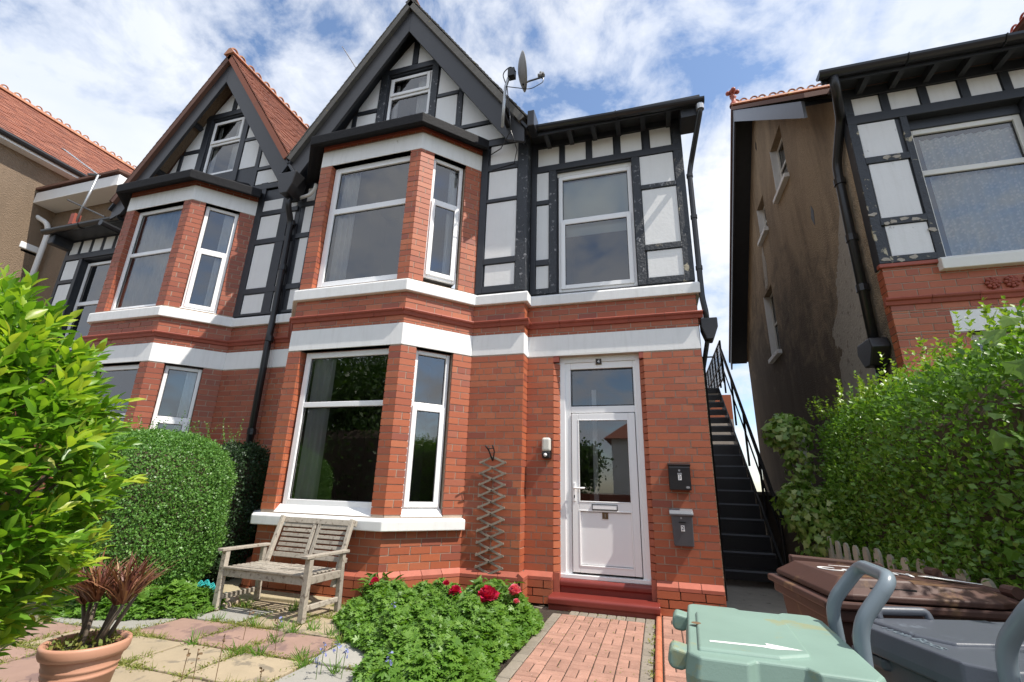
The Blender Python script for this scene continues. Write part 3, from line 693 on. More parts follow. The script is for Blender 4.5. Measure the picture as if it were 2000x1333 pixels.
# white lintel band over the door section, with the chamfered soffit
fpath = [(-2.33, -.21), (-1.595, -.21), (-1.595, 0), (.60, 0), (.60, .6)]
white_run(H, fpath[:4], 2.95, 3.24, -.09, .004, 'lintel_band')
b = MB(); b.box(f_door, DL-.0, DR+.0, -.20, -.085, 2.87, 2.949); b.build('door_lintel', 'white', H)
b = MB(); b.extrude([f_door.pt(DL+.2, .0045, 2.95), f_door.pt(DL+.24, .0045, 2.975), f_door.pt(DR-.30, .0045, 2.975), f_door.pt(DR-.26, .0045, 2.95)], (0, .004, 0)); b.build('lintel_notch', 'upvcold', H)
white_run(H, fpath, 0, 0, 0, 0, 'window_sill', .008, prof=SILLP)
white_run(H, [(-6.66, -.21), (-5.71, -.21)], 0, 0, 0, 0, 'window_sill', .008, prof=SILLP) if False else None
white_run(H, [(-5.695, -.21), (-5.40, -.21)], 0, 0, 0, 0, 'window_sill', .008, prof=SILLP)
white_run(H, [(-5.695, -.21), (-5.40, -.21)], 2.95, 3.24, -.05, .004, 'lintel_band')
run_mould(H, [(f_pier, -.0, .735+.07), (f_door, .0, 2.195+.06), (f_btw, 0.005, .30)], 3.42)
run_mould(H, [(f_ret, .0, .21)], 3.42); run_mould(H, [(Bs((.60, 0, 0), (0, 1, 0), (1, 0, 0)), 0, .6)], 3.42)
for x0, x1, y0, y1 in ((-2.39, -2.30, -.195, .0), (-1.66, -1.602, -.13, .12), (-5.46, -5.37, -.195, .0)):
    b = MB(); b.wbox(x0, x1, y0, y1, 0, 3.69); b.build('wall_core', 'mortar', H)
# --- upper half timbering: door section (Y=0), pier (Y=-.21), strip to the party line
f_up = Bs((0, 0, 0), (1, 0, 0), (0, -1, 0)); f_p = Bs((0, -.21, 0), (1, 0, 0), (0, -1, 0))
WH = (-1.19, -.095, 3.85, 5.86)
slab('timber_wall', 'black', H, f_up, -1.56, .61, -.12, -.004, 3.69, 6.60, [WH])
slab('timber_wall', 'black', H, f_p, -2.36, -1.59, -.12, -.004, 3.69, 6.45)
b = MB(); b.wbox(-1.71, -1.586, -.20, .0, 3.87, 6.45); b.build('corner_post', 'blackpeel', H, bevel=.008)
slab('timber_wall', 'black', H, f_p, -5.7, -5.38, -.12, -.004, 3.69, 6.9)
for i in range(5): panel(H, f_up, rect(-1.482+.417*i, -1.153+.406*i, 5.992, 6.316))
for p in (rect(.022, .476, 5.39, 5.872), rect(.028, .486, 4.447, 5.307), rect(.045, .50, 3.957, 4.344), rect(-1.498, -1.315, 5.384, 5.872), rect(-1.495, -1.305, 4.398, 5.298), rect(-1.493, -1.298, 3.947, 4.297)): panel(H, f_up, p)
timbers(H, f_up, [(-1.56, .61, 5.88, 5.985), (-1.56, .61, 6.325, 6.42), *[(-1.145+.412*i, -1.06+.410*i, 5.985, 6.33) for i in range(4)],
    (-1.31, -1.20, 3.86, 5.88, 'blackpeel'), (-.09, .018, 3.86, 5.88, 'blackpeel'), (.49, .612, 3.86, 6.4, 'blackpeel2'), (-1.58, -1.50, 3.86, 6.4),
    (.018, .49, 5.315, 5.385, 'blackpeel'), (.022, .49, 4.352, 4.438, 'blackpeel2'), (.018, .49, 3.86, 3.95, 'blackpeel2'), (-1.5, -1.31, 5.305, 5.378, 'blackpeel'), (-1.5, -1.31, 4.303, 4.392), (-1.5, -1.31, 3.86, 3.94, 'blackpeel')])
for p in ((-2.19, -1.75, 6.01, 6.35), (-2.20, -1.755, 5.393, 5.881), (-2.215, -1.752, 4.401, 5.32), (-2.20, -1.756, 3.966, 4.294)): panel(H, f_p, rect(*p))
timbers(H, f_p, [(-2.33, -2.225, 3.86, 6.45), (-1.745, -1.588, 3.86, 6.45, 'blackpeel'), (-2.225, -1.745, 5.89, 6.0), (-2.225, -1.745, 5.328, 5.385), (-2.225, -1.745, 4.302, 4.393), (-2.225, -1.745, 3.86, 3.958)])
for p in ((-5.60, -5.42, 5.31, 5.83), (-5.60, -5.42, 4.37, 5.21), (-5.60, -5.42, 3.91, 4.265), (-5.60, -5.42, 5.93, 6.2)): panel(H, f_p, rect(*p))
timbers(H, f_p, [(-5.42, -5.36, 3.86, 6.4), (-5.69, -5.42, 5.835, 5.925), (-5.69, -5.42, 5.215, 5.305), (-5.69, -5.42, 4.27, 4.365), (-5.69, -5.42, 3.86, 3.905)])
window(H, f_up, -1.175, -.10, 3.885, 5.79, -.05, (4.985, 5.045), 'low', .06, blind=4.79, depth=1.3)
b = MB(); b.box(f_up, -1.19, -.095, -.11, -.05, 5.79, 5.86); b.build('window_head', 'upvcold', H)
# --- gable and roofs
gable(H, GC, -3.754, peel='blackpeel')
roof_slope(H, -3.754, -1, -.57, 4.0, 'slate', False, P=P, half=2.12); roof_slope(H, -3.754, 1, -.57, 4.0, 'slate', False, P=P)
b = MB(); b.tube([(-3.754, -.59, 9.70), (-3.754, 4, 9.70)], .08, 8); b.build('ridge_tile', 'ridge', H)
# low roof over the door section with rafters, soffit, gutter
b = MB(); b.extrude([(-1.52, -.37, 6.36), (-1.52, 4.0, 9.85), (-1.52, 4.0, 9.75), (-1.52, -.37, 6.27)], (2.38, 0, 0)); b.build('roof', 'slate', H)
b = MB(); b.extrude([(.62, -.0, 0), (.62, 8, 0), (.62, 8, 6.3), (.62, 4, 9.7), (.62, -.0, 6.4)], (-.1, 0, 0)); 
for k in range(len(b.v)): b.v[k] = (b.v[k][0]-.012, b.v[k][1]+.02, b.v[k][2])
b.build('side_wall', 'pebble2', H)
b = MB(); b.wbox(-5.6, .5, 7.9, 8, 0, 6.3); b.build('rear_wall', 'brick_dim', H)
b = MB(); b.extrude([(-5.69, 4, 9.7), (-5.69, 8.1, 6.2), (-5.69, 8.1, 6.1), (-5.69, 4, 9.6)], (6.5, 0, 0)); b.build('roof', 'slate', H)
b = MB(); b.box(f_up, -1.55, .86, .0, .36, 6.42, 6.45); b.build('soffit', 'black', H)
b = MB(); b.wbox(.615, .86, -.36, .5, 6.1, 6.46); b.build('soffit_box', 'black', H) if False else None
b = MB(); b.extrude([(.60, -.36, 6.12), (.60, -.02, 6.12), (.60, -.02, 6.45), (.60, -.36, 6.3)], (.25, 0, 0)); b.build('soffit_box', 'black', H)
for i in range(7):
    b = MB(); b.box(f_up, -1.33+.35*i, -1.265+.35*i, 0, .34, 6.30, 6.42); b.build('rafter_foot', 'black', H)
def gutter_run(parent, a, c, r=.062, mat='gutter', flip=1):
    a, c = Vector(a), Vector(c); d = (c-a); t = d.normalized(); s = Vector((t.y, -t.x, 0)); b = MB(); n = 9
    for p in (a, c):
        for k in range(n): th = math.pi*k/(n-1); b.v.append(tuple(p+s*(r*math.cos(th))-Vector((0, 0, r*math.sin(th)))))
        for k in range(n-1, -1, -1): th = math.pi*k/(n-1); b.v.append(tuple(p+s*((r-.006)*math.cos(th))-Vector((0, 0, (r-.006)*math.sin(th)-.001))))
    m = 2*n
    b.f += [(j, (j+1) % m, (j+1) % m+m, j+m) for j in range(m)]+[tuple(range(n)), tuple(range(m, m+n))]
    o = b.build('gutter', mat, parent, smooth=False)
    k = max(2, int(d.length/.9))
    for i in range(1, k):
        q = a+d*(i/k); bb = MB(); bb.tube([q+s*(r+.007)*math.cos(th)-Vector((0, 0, (r+.007)*math.sin(th))) for th in [math.pi*j/8 for j in range(9)]], .009, 5); bb.build('gutter_bracket', mat, parent)
    return o
gutter_run(H, (-1.42, -.42, 6.37), (.90, -.42, 6.30))
b = MB(); b.box(f_up, -1.5, .86, .355, .375, 6.26, 6.42); b.build('fascia', 'black', H)
b = MB(); b.wbox(-1.50, -1.40, -.62, -.36, 6.25, 6.52); b.build('gutter_end_box', 'gutter', H, bevel=.01)
b = MB(); b.tube(arcpts([(.84, -.42, 6.28), (.84, -.42, 6.14), (.70, -.03, 5.60), (.672, -.012, 5.45), (.672, -.012, 3.62), (.70, .0, 3.40), (.70, .04, 3.3)], .07), .036, 10); b.build('downpipe', 'gutter', H, smooth=True)
for z in (4.0, 4.75, 5.4):
    b = MB(); b.tube([(.672, -.012, z), (.672, -.012, z+.05)], .044, 10); b.build('pipe_bracket', 'gutter', H)
b = MB(); b.tube([(.84, -.42, 6.14), (.84, -.42, 6.22)], .05, 10); b.build('pipe_collar', 'steel', H)
b = MB(); b.extrude([(.63, -.02, 3.34), (.82, -.02, 3.34), (.82, -.02, 3.22), (.76, -.02, 3.06), (.68, -.02, 3.06), (.63, -.02, 3.22)], (0, .2, 0)); b.build('rain_hopper', 'iron', H, bevel=.01)
b = MB(); b.tube([(.70, .08, 3.1), (.65, .45, 2.8), (.645, .5, .1)], .03, 8); b.build('downpipe', 'iron', H, smooth=True)
# hopper and pipe in the valley between the gables, on the party line
b = MB(); b.extrude([(-5.93, -.60, 6.30), (-5.56, -.60, 6.30), (-5.60, -.60, 6.05), (-5.68, -.60, 5.88), (-5.82, -.60, 5.88), (-5.90, -.60, 6.05)], (0, .3, 0)); b.build('rain_hopper', 'iron', H, bevel=.015)
b = MB(); b.tube(arcpts([(-5.75, -.45, 5.9), (-5.75, -.45, 5.75), (-5.78, -.29, 5.5), (-5.78, -.27, 3.75), (-5.76, -.30, 3.5), (-5.74, -.30, .1)], .08), .05, 10); b.build('downpipe', 'iron', H, smooth=True)
for z in (5.45, 4.6, 3.35, 1.9):
    b = MB(); b.tube([(-5.78 if z > 3.6 else -5.745, -.275 if z > 3.6 else -.30, z), (-5.78 if z > 3.6 else -5.745, -.275 if z > 3.6 else -.30, z+.09)], .062, 10); b.build('pipe_bracket', 'iron', H)
b = MB(); b.tube(arcpts([(-5.72, -.3, 5.96), (-5.45, -.32, 5.98), (-5.36, -.33, 6.06), (-5.34, -.34, 6.16)], .05), .03, 8); b.build('waste_pipe', 'white', H, smooth=True)
# cables
b = MB(); b.tube([(-1.80, -.70, 6.95), (-1.74, -.705, 6.4), (-1.72, -.70, 6.15), (-2.0, -.3, 6.22), (-2.2, -.24, 6.18)], .008, 6); b.build('cable', 'iron', H, smooth=True)
b = MB(); b.tube([(-1.72, -.70, 6.15), (-1.68, -.5, 5.97), (-1.8, -.24, 5.95), (-2.15, -.235, 5.9)], .007, 6); b.build('cable', 'iron', H, smooth=True)
# --- the front door
bd = Bs((0, .10, 0), (1, 0, 0), (0, -1, 0))
b = MB()
for a, c, z0, z1 in ((-1.165, -1.03, .30, 2.87), (-.225, -.137, .30, 2.87), (-1.03, -.225, 2.78, 2.87), (-1.03, -.225, 2.20, 2.285)): b.box(bd, a, c, -.07, 0, z0, z1)
DF = b.build('front_door', 'upvc', H, bevel=.006)
b = MB(); b.box(bd, -1.18, -.12, -.07, .035, .268, .312); b.build('threshold', 'upvc', DF, bevel=.005)
b = MB(); b.box(bd, -1.165, -1.10, .0, .02, .312, 2.87); b.box(bd, -.19, -.137, .0, .02, .312, 2.87); b.build('frame_bead', 'upvc', DF, bevel=.006)
b = MB(); z0, z1 = .335, 2.19; a, c = -1.022, -.232
for q in ((a, -.94, z0, z1), (-.312, c, z0, z1), (-.94, -.312, 2.105, z1), (-.94, -.312, 1.015, 1.125), (-.94, -.312, z0, .41)): b.box(bd, q[0], q[1], -.05, .012, q[2], q[3])
b.build('door_leaf', 'upvc', DF, bevel=.006)
b = MB(); b.box(bd, -.93, -.322, -.04, -.004, .42, 1.005); b.build('door_panel', 'door', DF, bevel=.01)
b = MB(); frame_rect(b, bd, -.942, -.31, .40, 1.027, .018, -.01, .016); frame_rect(b, bd, -.942, -.31, 1.113, 2.115, .016, -.01, .016); b.build('glazing_bead', 'upvc', DF, bevel=.005)
for q in ((-.942, -.31, 1.113, 2.115, -.005), (-1.03, -.225, 2.285, 2.78, -.03)):
    b = MB(); u0, u1, za, zb, w = q; b.add([bd.pt(u0, w, za), bd.pt(u1, w, za), bd.pt(u1, w, zb), bd.pt(u0, w, zb)], [(0, 1, 2, 3)]); b.build('pane', 'glass', DF)
    b = MB(); frame_rect(b, bd, u0+.008, u1-.008, za+.008, zb-.008, .008, w-.004, w+.012); b.build('gasket', 'seal', DF)
b = MB(); frame_rect(b, bd, -.782, -.48, 1.032, 1.097, .007, .012, .026); b.build('letter_plate_rim', 'seal', DF)
b = MB(); b.box(bd, -.775, -.487, .012, .024, 1.039, 1.09); b.build('letter_plate', 'upvc', DF, bevel=.004)
b = MB(); b.box(bd, -1.008, -.975, .012, .024, 1.12, 1.34); b.build('handle_plate', 'upvc', DF, bevel=.006)
b = MB(); b.tube(arcpts([bd.pt(-.992, .02, 1.275), bd.pt(-.992, .06, 1.275), bd.pt(-.86, .062, 1.278)], .02), .011, 8); b.build('lever_handle', 'upvc', DF, smooth=True)
b = MB(); b.box(bd, -.997, -.987, .024, .027, 1.16, 1.195); b.build('keyhole', 'ink', DF)
for (u, z, s, ch) in ((-.63, .969, .07, '1'), (-.655, 2.87, .076, '4')):
    w = .0 if ch == '1' else .012
    bb = bd if ch == '1' else Bs((0, .10, 0), (1, 0, 0), (0, -1, 0))
    b = MB(); b.box(bb, u-s/2, u+s/2, w-.01, w+.008, z-s/2, z+s/2); o = b.build('number_plate', 'brass', DF, bevel=.002)
    b = MB(); b.box(bb, u-s/2+.006, u+s/2-.006, w+.008, w+.0095, z-s/2+.006, z+s/2-.006); b.build('plate_face', 'ink', DF) if ch == '4' else None
    text(ch, .062, 'sticker' if ch == '4' else 'steel', DF, wall_text_mx(bb, u, w+.0105, z), 'door_number')
# dark hall behind the door glass
r = MB(); c = [(x, y, z) for y in (.13, 2.2) for x, z in ((-1.1, .3), (-.15, .3), (-.15, 2.85), (-1.1, 2.85))]
r.add(c, [(4, 5, 6, 7), (0, 4, 7, 3), (1, 2, 6, 5), (0, 1, 5, 4), (3, 7, 6, 2)]); r.build('hallway', 'room', H)
b = MB(); b.wbox(-.82, -.76, .6, .64, .3, 2.6); b.build('hall_door_post', 'upvc', H)
# steps
def nosing(x0, x1, y0, y1, z0, z1, r=.03):
    b = MB(); pts = [(x0, y1, z0), (x0, y0+.02, z0), (x0, y0+.02, z1-.085), (x0, y0, z1-.07)]+[(x0, y0+r-r*math.cos(t), z1-r+r*math.sin(t)) for t in [math.pi/2*k/5 for k in range(6)]]+[(x0, y1, z1)]
    b.extrude(pts, (x1-x0, 0, 0)); return b
nosing(-1.245, -.06, -.26, .09, -.02, .125).build('doorstep', 'red_step', H, bevel=.006)
nosing(-1.163, -.088, .002, .16, .10, .268, .04).build('doorstep', 'red_step', H, bevel=.006)
b = MB(); b.wbox(-1.2, -.1, -.205, .0, -.02, .035); b.build('step_base', 'conc', H)
# buff ledge along the foot of the bay
b = MB(); loft_path(b, [(-5.3, -.36), (-4.79, -.99), (-3.4, -.99)], [(.0, -.02), (.22, -.02), (.22, .05), (0, .06)]); b.build('stone_ledge', 'ledge', H, bevel=.01)
# scar of old paint on the jamb
P.emit(H)
# ------------------------------------------------------------------ LEFT NEIGHBOUR
HL = thing('brick_house', (-8, 0, 0), 'neighbouring brick house with orange tiled gable roof and matching bay, left of the black drainpipe', 'house', 'semi detached brick houses')
P = Pieces()
bay(HL, P, -8.87, -7.33, -.12, False)
fb = Bs((-6.66, -.21, 0), (1, 0, 0), (0, -1, 0))
brick_face(HL, P, fb, 0, .955, mat='brick_dim', pl=False)
white_run(HL, [(-6.66, -.21), (-5.70, -.21)], 0, 0, 0, 0, 'window_sill', .008, prof=SILLP); white_run(HL, [(-6.66, -.21), (-5.70, -.21)], 2.95, 3.24, -.05, .004, 'lintel_band')
run_mould(HL, [(fb, .0, .95)], 3.42)
slab('timber_wall', 'black', HL, f_p, -6.7, -5.71, -.12, -.004, 3.69, 6.9)
for x0, x1 in ((-6.545, -6.12), (-5.925, -5.80)):
    for z0, z1 in ((5.31, 5.77), (4.36, 5.19), (3.905, 4.245), (5.88, 6.1)): panel(HL, f_p, rect(x0, x1, z0, z1))
timbers(HL, f_p, [(-6.69, -6.55, 3.86, 6.5), (-6.11, -5.93, 3.86, 6.4), (-6.55, -5.75, 5.78, 5.87), (-6.55, -5.75, 5.2, 5.3), (-6.55, -5.75, 4.255, 4.35), (-6.55, -5.75, 3.86, 3.9)])
gable(HL, -7.78, -7.90, w0=6.98, under='pebble2')
for k in (.75, 1.45): b = MB(); b.bar((-7.90-k, -.22, 9.26-1.43*k), (-7.90-k, -.47, 9.26-1.43*k), .10, .09, (1, 0, .7)); b.build('purlin_end', 'black', HL)
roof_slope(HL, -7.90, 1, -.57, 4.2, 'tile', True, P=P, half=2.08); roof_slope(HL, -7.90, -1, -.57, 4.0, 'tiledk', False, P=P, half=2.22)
ridge(HL, (-7.90, -.61, 9.73), (-7.90, 4.2, 9.73))
b = MB(); b.tube([(-9.95, -.69, 5.9), (-9.95, -.1, 5.9)], .06, 8); b.build('gutter', 'gutter', HL)
# side wing on the far left
fw_ = Bs((0, 0, 0), (1, 0, 0), (0, -1, 0))
slab('timber_wall', 'black', HL, fw_, -12.0, -9.4, -.15, -.004, 3.4, 6.3, [(-11.42, -10.2, 3.6, 5.63)])
slab('front_wall', 'brick_dim', HL, fw_, -12.0, -9.4, -.15, -.01, 0, 3.4)
for i in range(5): panel(HL, fw_, rect(-11.925+.345*i, -11.685+.345*i, 5.79, 6.09))
for p in (rect(-11.93, -11.53, 5.19, 5.63), rect(-11.93, -11.53, 4.3, 5.08), rect(-11.93, -11.53, 3.8, 4.2)): panel(HL, fw_, p)
timbers(HL, fw_, [(-12, -9.4, 5.65, 5.78), (-12.02, -11.94, 3.4, 6.2), (-11.52, -11.42, 3.4, 5.65), (-11.94, -11.52, 5.10, 5.18), (-11.94, -11.52, 4.21, 4.29)])
window(HL, fw_, -11.40, -10.2, 3.62, 5.58, -.10, (4.6, 4.68), None, .06, depth=1.0)
b = MB(); b.box(fw_, -12.05, -9.5, 0, .36, 6.12, 6.15); b.build('soffit', 'black', HL)
b = MB(); b.extrude([(-12.1, -.38, 6.25), (-12.1, 3, 8.6), (-12.1, 3, 8.5), (-12.1, -.38, 6.15)], (2.2, 0, 0)); b.build('roof', 'tiledk', HL)
gutter_run(HL, (-12.15, -.42, 6.17), (-9.9, -.42, 6.17), .075)
b = MB(); b.wbox(-12.08, -11.9, -.36, .05, 5.9, 6.13); b.build('eaves_bracket', 'black', HL, bevel=.02)
b = MB(); b.wbox(-12.0, -11.9, .14, 8, 0, 6.2); b.build('side_wall', 'pebble2', HL)
b = MB(); b.wbox(-11.9, -5.75, 7.9, 8, 0, 6.2); b.build('rear_wall', 'brick_dim', HL)
P.emit(HL)
# ------------------------------------------------------------------ RIGHT NEIGHBOUR
HR = thing('pebbledash_house', (4, 0, 0), 'dark pebbledash side wall and peeling black and white front of the right hand house', 'house')
P = Pieces(); YF = .05
fr = Bs((0, YF, 0), (1, 0, 0), (0, -1, 0))
W1 = (3.27, 4.44, 3.86, 5.86); W2 = (3.3, 4.2, .9, 3.0)
slab('timber_wall', 'black', HR, fr, 2.635, 9, -.14, -.004, 3.83, 6.6, [W1])
slab('front_wall', 'mortar', HR, fr, 2.65, 9, -.14, -.0055, 0, 3.83, [W2])
bricks(P, fr, 2.652, 5.2, .33, 2.99, [W2]); bricks(P, fr, 2.652, 5.2, 2.99, 3.25, [(3.18, 9, 2.9, 3.4)]); bricks(P, fr, 2.652, 5.2, 3.25, 3.35); bricks(P, fr, 2.652, 5.2, 3.43, 3.81, phase=.06)
bricks(P, Bs((2.65, YF, 0), (0, 1, 0), (-1, 0, 0)), .033, .14, .33, 3.81, mat='brick', whole=True)
run_mould(HR, [(fr, 2.60, 5.2)], 3.42)
b = MB(); b.box(fr, 3.18, 6, -.1, .004, 3.0, 3.243); b.build('lintel_band', 'white', HR, bevel=.005)
b = MB(); b.box(fr, 2.62, 3.20, -.05, .03, 3.815, 3.865); b.build('brick_ledge', 'mould', HR, bevel=.01)
b = MB(); b.extrude([fr.pt(3.185, w, z) for w, z in ((-.1, 3.72), (.09, 3.715), (.092, 3.84), (.07, 3.86), (-.1, 3.90))], (1.6, 0, 0)); b.build('window_sill', 'upvcold', HR, bevel=.008)
for i, u in enumerate((3.62, 3.785, 3.95, 4.115)):     # terracotta rosettes
    b = MB()
    for ring, (n, rr_, r_) in enumerate(((8, .052, .022), (6, .026, .018), (1, 0, .018))):
        for k in range(n):
            t = 2*math.pi*k/n+ring*.3; c = fr.pt(u+rr_*math.cos(t), .012+ring*.008, 3.53+rr_*math.sin(t)); b.lathe(c, [(.001, -r_), (r_*.75, -r_*.66), (r_, 0), (r_*.75, r_*.66), (.001, r_)], 8)
    b.build('rosette', 'mould', HR, smooth=True)
for i in range(5): panel(HR, fr, rect(2.725+.415*i, 3.038+.412*i, 5.992, 6.26), 'panelo')
for p in (rect(2.74, 3.145, 5.34, 5.845), rect(2.762, 3.176, 4.468, 5.233), rect(2.778, 3.19, 3.962, 4.36)): panel(HR, fr, p, 'panelo')
timbers(HR, fr, [(2.635, 6, 5.855, 5.985), (2.635, 2.735, 3.87, 6.4, 'blackpeel2'), (3.195, 3.27, 3.87, 5.855, 'blackpeel2'), (2.735, 3.195, 5.24, 5.33, 'blackpeel2'), (2.735, 3.195, 4.367, 4.46, 'blackpeel2'), (2.735, 3.195, 3.87, 3.955, 'blackpeel2'),
    (2.635, 6, 6.268, 6.4), *[(3.045+.414*i, 3.135+.414*i, 5.985, 6.27) for i in range(5)], (4.45, 4.6, 3.87, 5.855)])
for rx, rz, s in ((2.86, 4.40, .05), (2.97, 4.42, .06), (3.08, 4.40, .05), (2.80, 4.385, .04), (2.95, 5.29, .06), (3.06, 5.28, .05), (2.68, 4.52, .05), (2.70, 3.92, .06), (2.84, 3.90, .05), (2.98, 3.92, .05), (3.22, 4.24, .05)):
    b = MB(); n = 9; o = [(rx+s*random.uniform(.5, 1.15)*math.cos(2*math.pi*k/n), rz+s*.55*random.uniform(.5, 1.2)*math.sin(2*math.pi*k/n)) for k in range(n)]; b.prism(fr, o, .02, .0285); b.build('paint_scar', 'bare', HR)
window(HR, fr, 3.28, 4.43, 3.88, 5.72, -.11, (5.05, 5.12), None, .07, 'upvcold', curt=[(3.44, 4.40, 3.92, 5.62, 'lace', .022)], depth=1.2)
b = MB(); b.box(fr, 3.28, 4.43, -.14, -.09, 5.72, 5.85); b.build('window_head', 'black', HR)
window(HR, fr, 3.3, 4.2, .95, 2.99, -.1, (2.2, 2.27), None, .07, 'upvcold', depth=1.2)
# side wall (pebbledash) with the verge of the main roof
SX = 2.66; y_r, z_r, ye = 4.12, 10.0, 8.6
holes = [(2.55, 3.38, 6.96, 8.10), (4.38, 5.05, 6.90, 7.75), (4.78, 5.60, 4.2, 5.72)]
b = MB()
ws = Bs((SX, 0, 0), (0, -1, 0), (-1, 0, 0))      # u = -Y
top = lambda y: 6.35+(y-.0)*(z_r-6.35)/y_r if y <= y_r else z_r-(y-y_r)*(z_r-5.2)/(ye-.3-y_r)
ys = sorted({YF+.10, y_r, 8.3, *[h for q in holes for h in q[:2]]})
for a, c in zip(ys, ys[1:]):
    zs = [0, *sorted(z for q in holes if q[0] <= (a+c)/2 <= q[1] for z in q[2:])]
    segs = [(zs[i], zs[i+1] if i+1 < len(zs) else None) for i in range(0, len(zs), 2)]
    for z0, z1 in segs:
        if z1: b.prism(ws, rect(-c, -a, z0, z1), -.25, 0)
        else: b.prism(ws, [(-c, z0), (-a, z0), (-a, top(a)), (-c, top(c))], -.25, 0)
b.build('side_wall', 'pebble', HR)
for (y0, y1, z0, z1) in holes:
    window(HR, ws, -y1, -y0, z0, z1, -.12, ((z0+z1)/2, (z0+z1)/2+.05), None, .06, 'upvcold', depth=.6)
    b = MB(); b.box(ws, -y1, -y1+.012, -.12, .004, z0, z1); b.build('window_reveal', 'white', HR)
    b = MB(); b.box(ws, -y1-.02, -y0+.06, -.12, .09, z0-.09, z0); b.build('window_sill', 'white', HR, bevel=.01)
# patches where the dash has fallen off
def patch(bs, pts, name='bare_patch', mat='bare'):
    b = MB(); n = len(pts); o = []
    for i in range(n):
        a, c = Vector(pts[i]), Vector(pts[(i+1) % n])
        for k in range(6):
            t = k/6; q = a+(c-a)*t; o.append((q.x+random.uniform(-.03, .03), q.y+random.uniform(-.04, .04)))
    b.prism(bs, o, -.01, .004+random.random()*.002); return b.build(name, mat, HR)
patch(ws, [(-.72, .4), (-.76, 2.4), (-.74, 3.3), (-.72, 4.2), (-.70, 5.3), (-.80, 5.1), (-1.06, 4.67), (-1.25, 4.40), (-1.37, 4.27), (-1.49, 3.85), (-1.88, 3.66), (-1.83, 3.42), (-1.62, 3.27), (-1.81, 3.08), (-1.91, 2.62), (-1.75, 1.6), (-1.5, .4)])
patch(ws, [(-5.3, 5.8), (-5.05, 5.8), (-4.9, 6.3), (-5.0, 6.8), (-5.2, 6.6)])
for (y, z, s) in ((4.3, 9.0, .12), (1.78, 5.6, .17)):
    b = MB(); b.prism(ws, [(-y-s*.5, z), (-y, z+s*1.1), (-y+s*.45, z+.05), (-y+.02, z-s*1.2)], -.05, .003); b.build('hole_in_dash', 'ink', HR)
# verge boards, ridge, finial
vx = 2.24
b = MB(); b.extrude([(vx, .22, 6.53), (vx, y_r, z_r-.02), (vx, y_r, z_r-.34), (vx, .22, 6.24)], (.04, 0, 0)); b.build('bargeboard', 'boxlid', HR)
b = MB(); b.extrude([(vx, y_r, z_r), (vx, ye, 5.0), (vx, ye, 4.72), (vx, y_r, z_r-.34)], (.04, 0, 0)); b.build('bargeboard', 'bargeb', HR)
b = MB(); b.extrude([(vx+.04, .22, 6.49), (vx+.04, y_r, z_r-.06), (vx+.04, y_r, z_r-.12), (vx+.04, .22, 6.43)], (.4, 0, 0)); b.extrude([(vx+.04, y_r, z_r-.06), (vx+.04, ye, 4.95), (vx+.04, ye, 4.89), (vx+.04, y_r, z_r-.12)], (.4, 0, 0)); b.build('soffit', 'black', HR)
b = MB(); b.extrude([(vx-.03, -.0, 6.47), (vx-.03, y_r, z_r+.10), (vx-.03, ye+.05, 5.02), (vx-.03, ye+.05, 4.94), (vx-.03, y_r, z_r+.0), (vx-.03, -.0, 6.39)], (6, 0, 0)); b.build('roof', 'tiledk', HR)
ridge(HR, (vx-.02, y_r, z_r+.19), (5, y_r, z_r+.19))
b = MB(); b.lathe((vx+.05, y_r, z_r+.1), [(.11, 0), (.09, .08), (.05, .1), (.05, .22), (.075, .26), (.04, .3), (.04, .34), (.085, .40), (.085, .44), (.03, .5), (.001, .54)], 10)
for t in (0, 90, 180, 270):
    c = (vx+.05+.10*math.cos(R(t)), y_r+.10*math.sin(R(t)), z_r+.50); b.lathe(c, [(.001, -.06), (.05, -.03), (.06, 0), (.05, .03), (.001, .06)], 8)
b.build('finial', 'mould', HR, smooth=True)
# front eaves
b = MB(); b.box(fr, 2.5, 6, 0, .36, 6.40, 6.43); b.build('soffit', 'black', HR)
for i in range(8):
    b = MB(); b.box(fr, 2.80+.36*i, 2.865+.36*i, 0, .33, 6.30, 6.40); b.build('rafter_foot', 'black', HR)
b = MB(); b.box(fr, 2.3, 6, .36, .385, 6.26, 6.42); b.build('fascia', 'black', HR)
gutter_run(HR, (2.25, -.39, 6.36), (6, -.39, 6.36), .075)
b = MB(); b.tube(arcpts([(2.42, -.38, 6.30), (2.45, -.30, 6.12), (2.60, .10, 6.02), (2.58, .42, 5.55), (2.58, .44, 5.3), (2.58, .44, 3.05)], .09), .055, 10); b.build('downpipe', 'iron', HR, smooth=True)
for z in (5.25, 4.4, 3.7): 
    b = MB(); b.tube([(2.58, .44, z), (2.58, .44, z+.09)], .07, 10); b.build('pipe_bracket', 'iron', HR)
b = MB(); b.extrude([(2.46, .26, 3.05), (2.46, .62, 3.05), (2.46, .66, 2.93), (2.46, .52, 2.74), (2.46, .36, 2.74), (2.46, .22, 2.93)], (.19, 0, 0)); b.build('rain_hopper', 'iron', HR, bevel=.015)
b = MB(); b.tube([(2.58, .44, 2.76), (2.58, .44, .2)], .05, 10); b.build('downpipe', 'iron', HR, smooth=True)
# gabled roof of its bay, rising behind the gutter at top right
roof_slope(HR, 6.75, -1, -.65, 4.0, 'tiledk', True, P=P, zt=9.44, half=2.18); ridge(HR, (6.75, -.7, 9.50), (6.75, 4, 9.50), 'mould')
roof_slope(HR, 6.75, 1, -.65, 4.0, 'tiledk', False, P=P, zt=9.44, half=2.18)
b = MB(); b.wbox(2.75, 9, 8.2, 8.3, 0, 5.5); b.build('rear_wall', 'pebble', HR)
P.emit(HR)
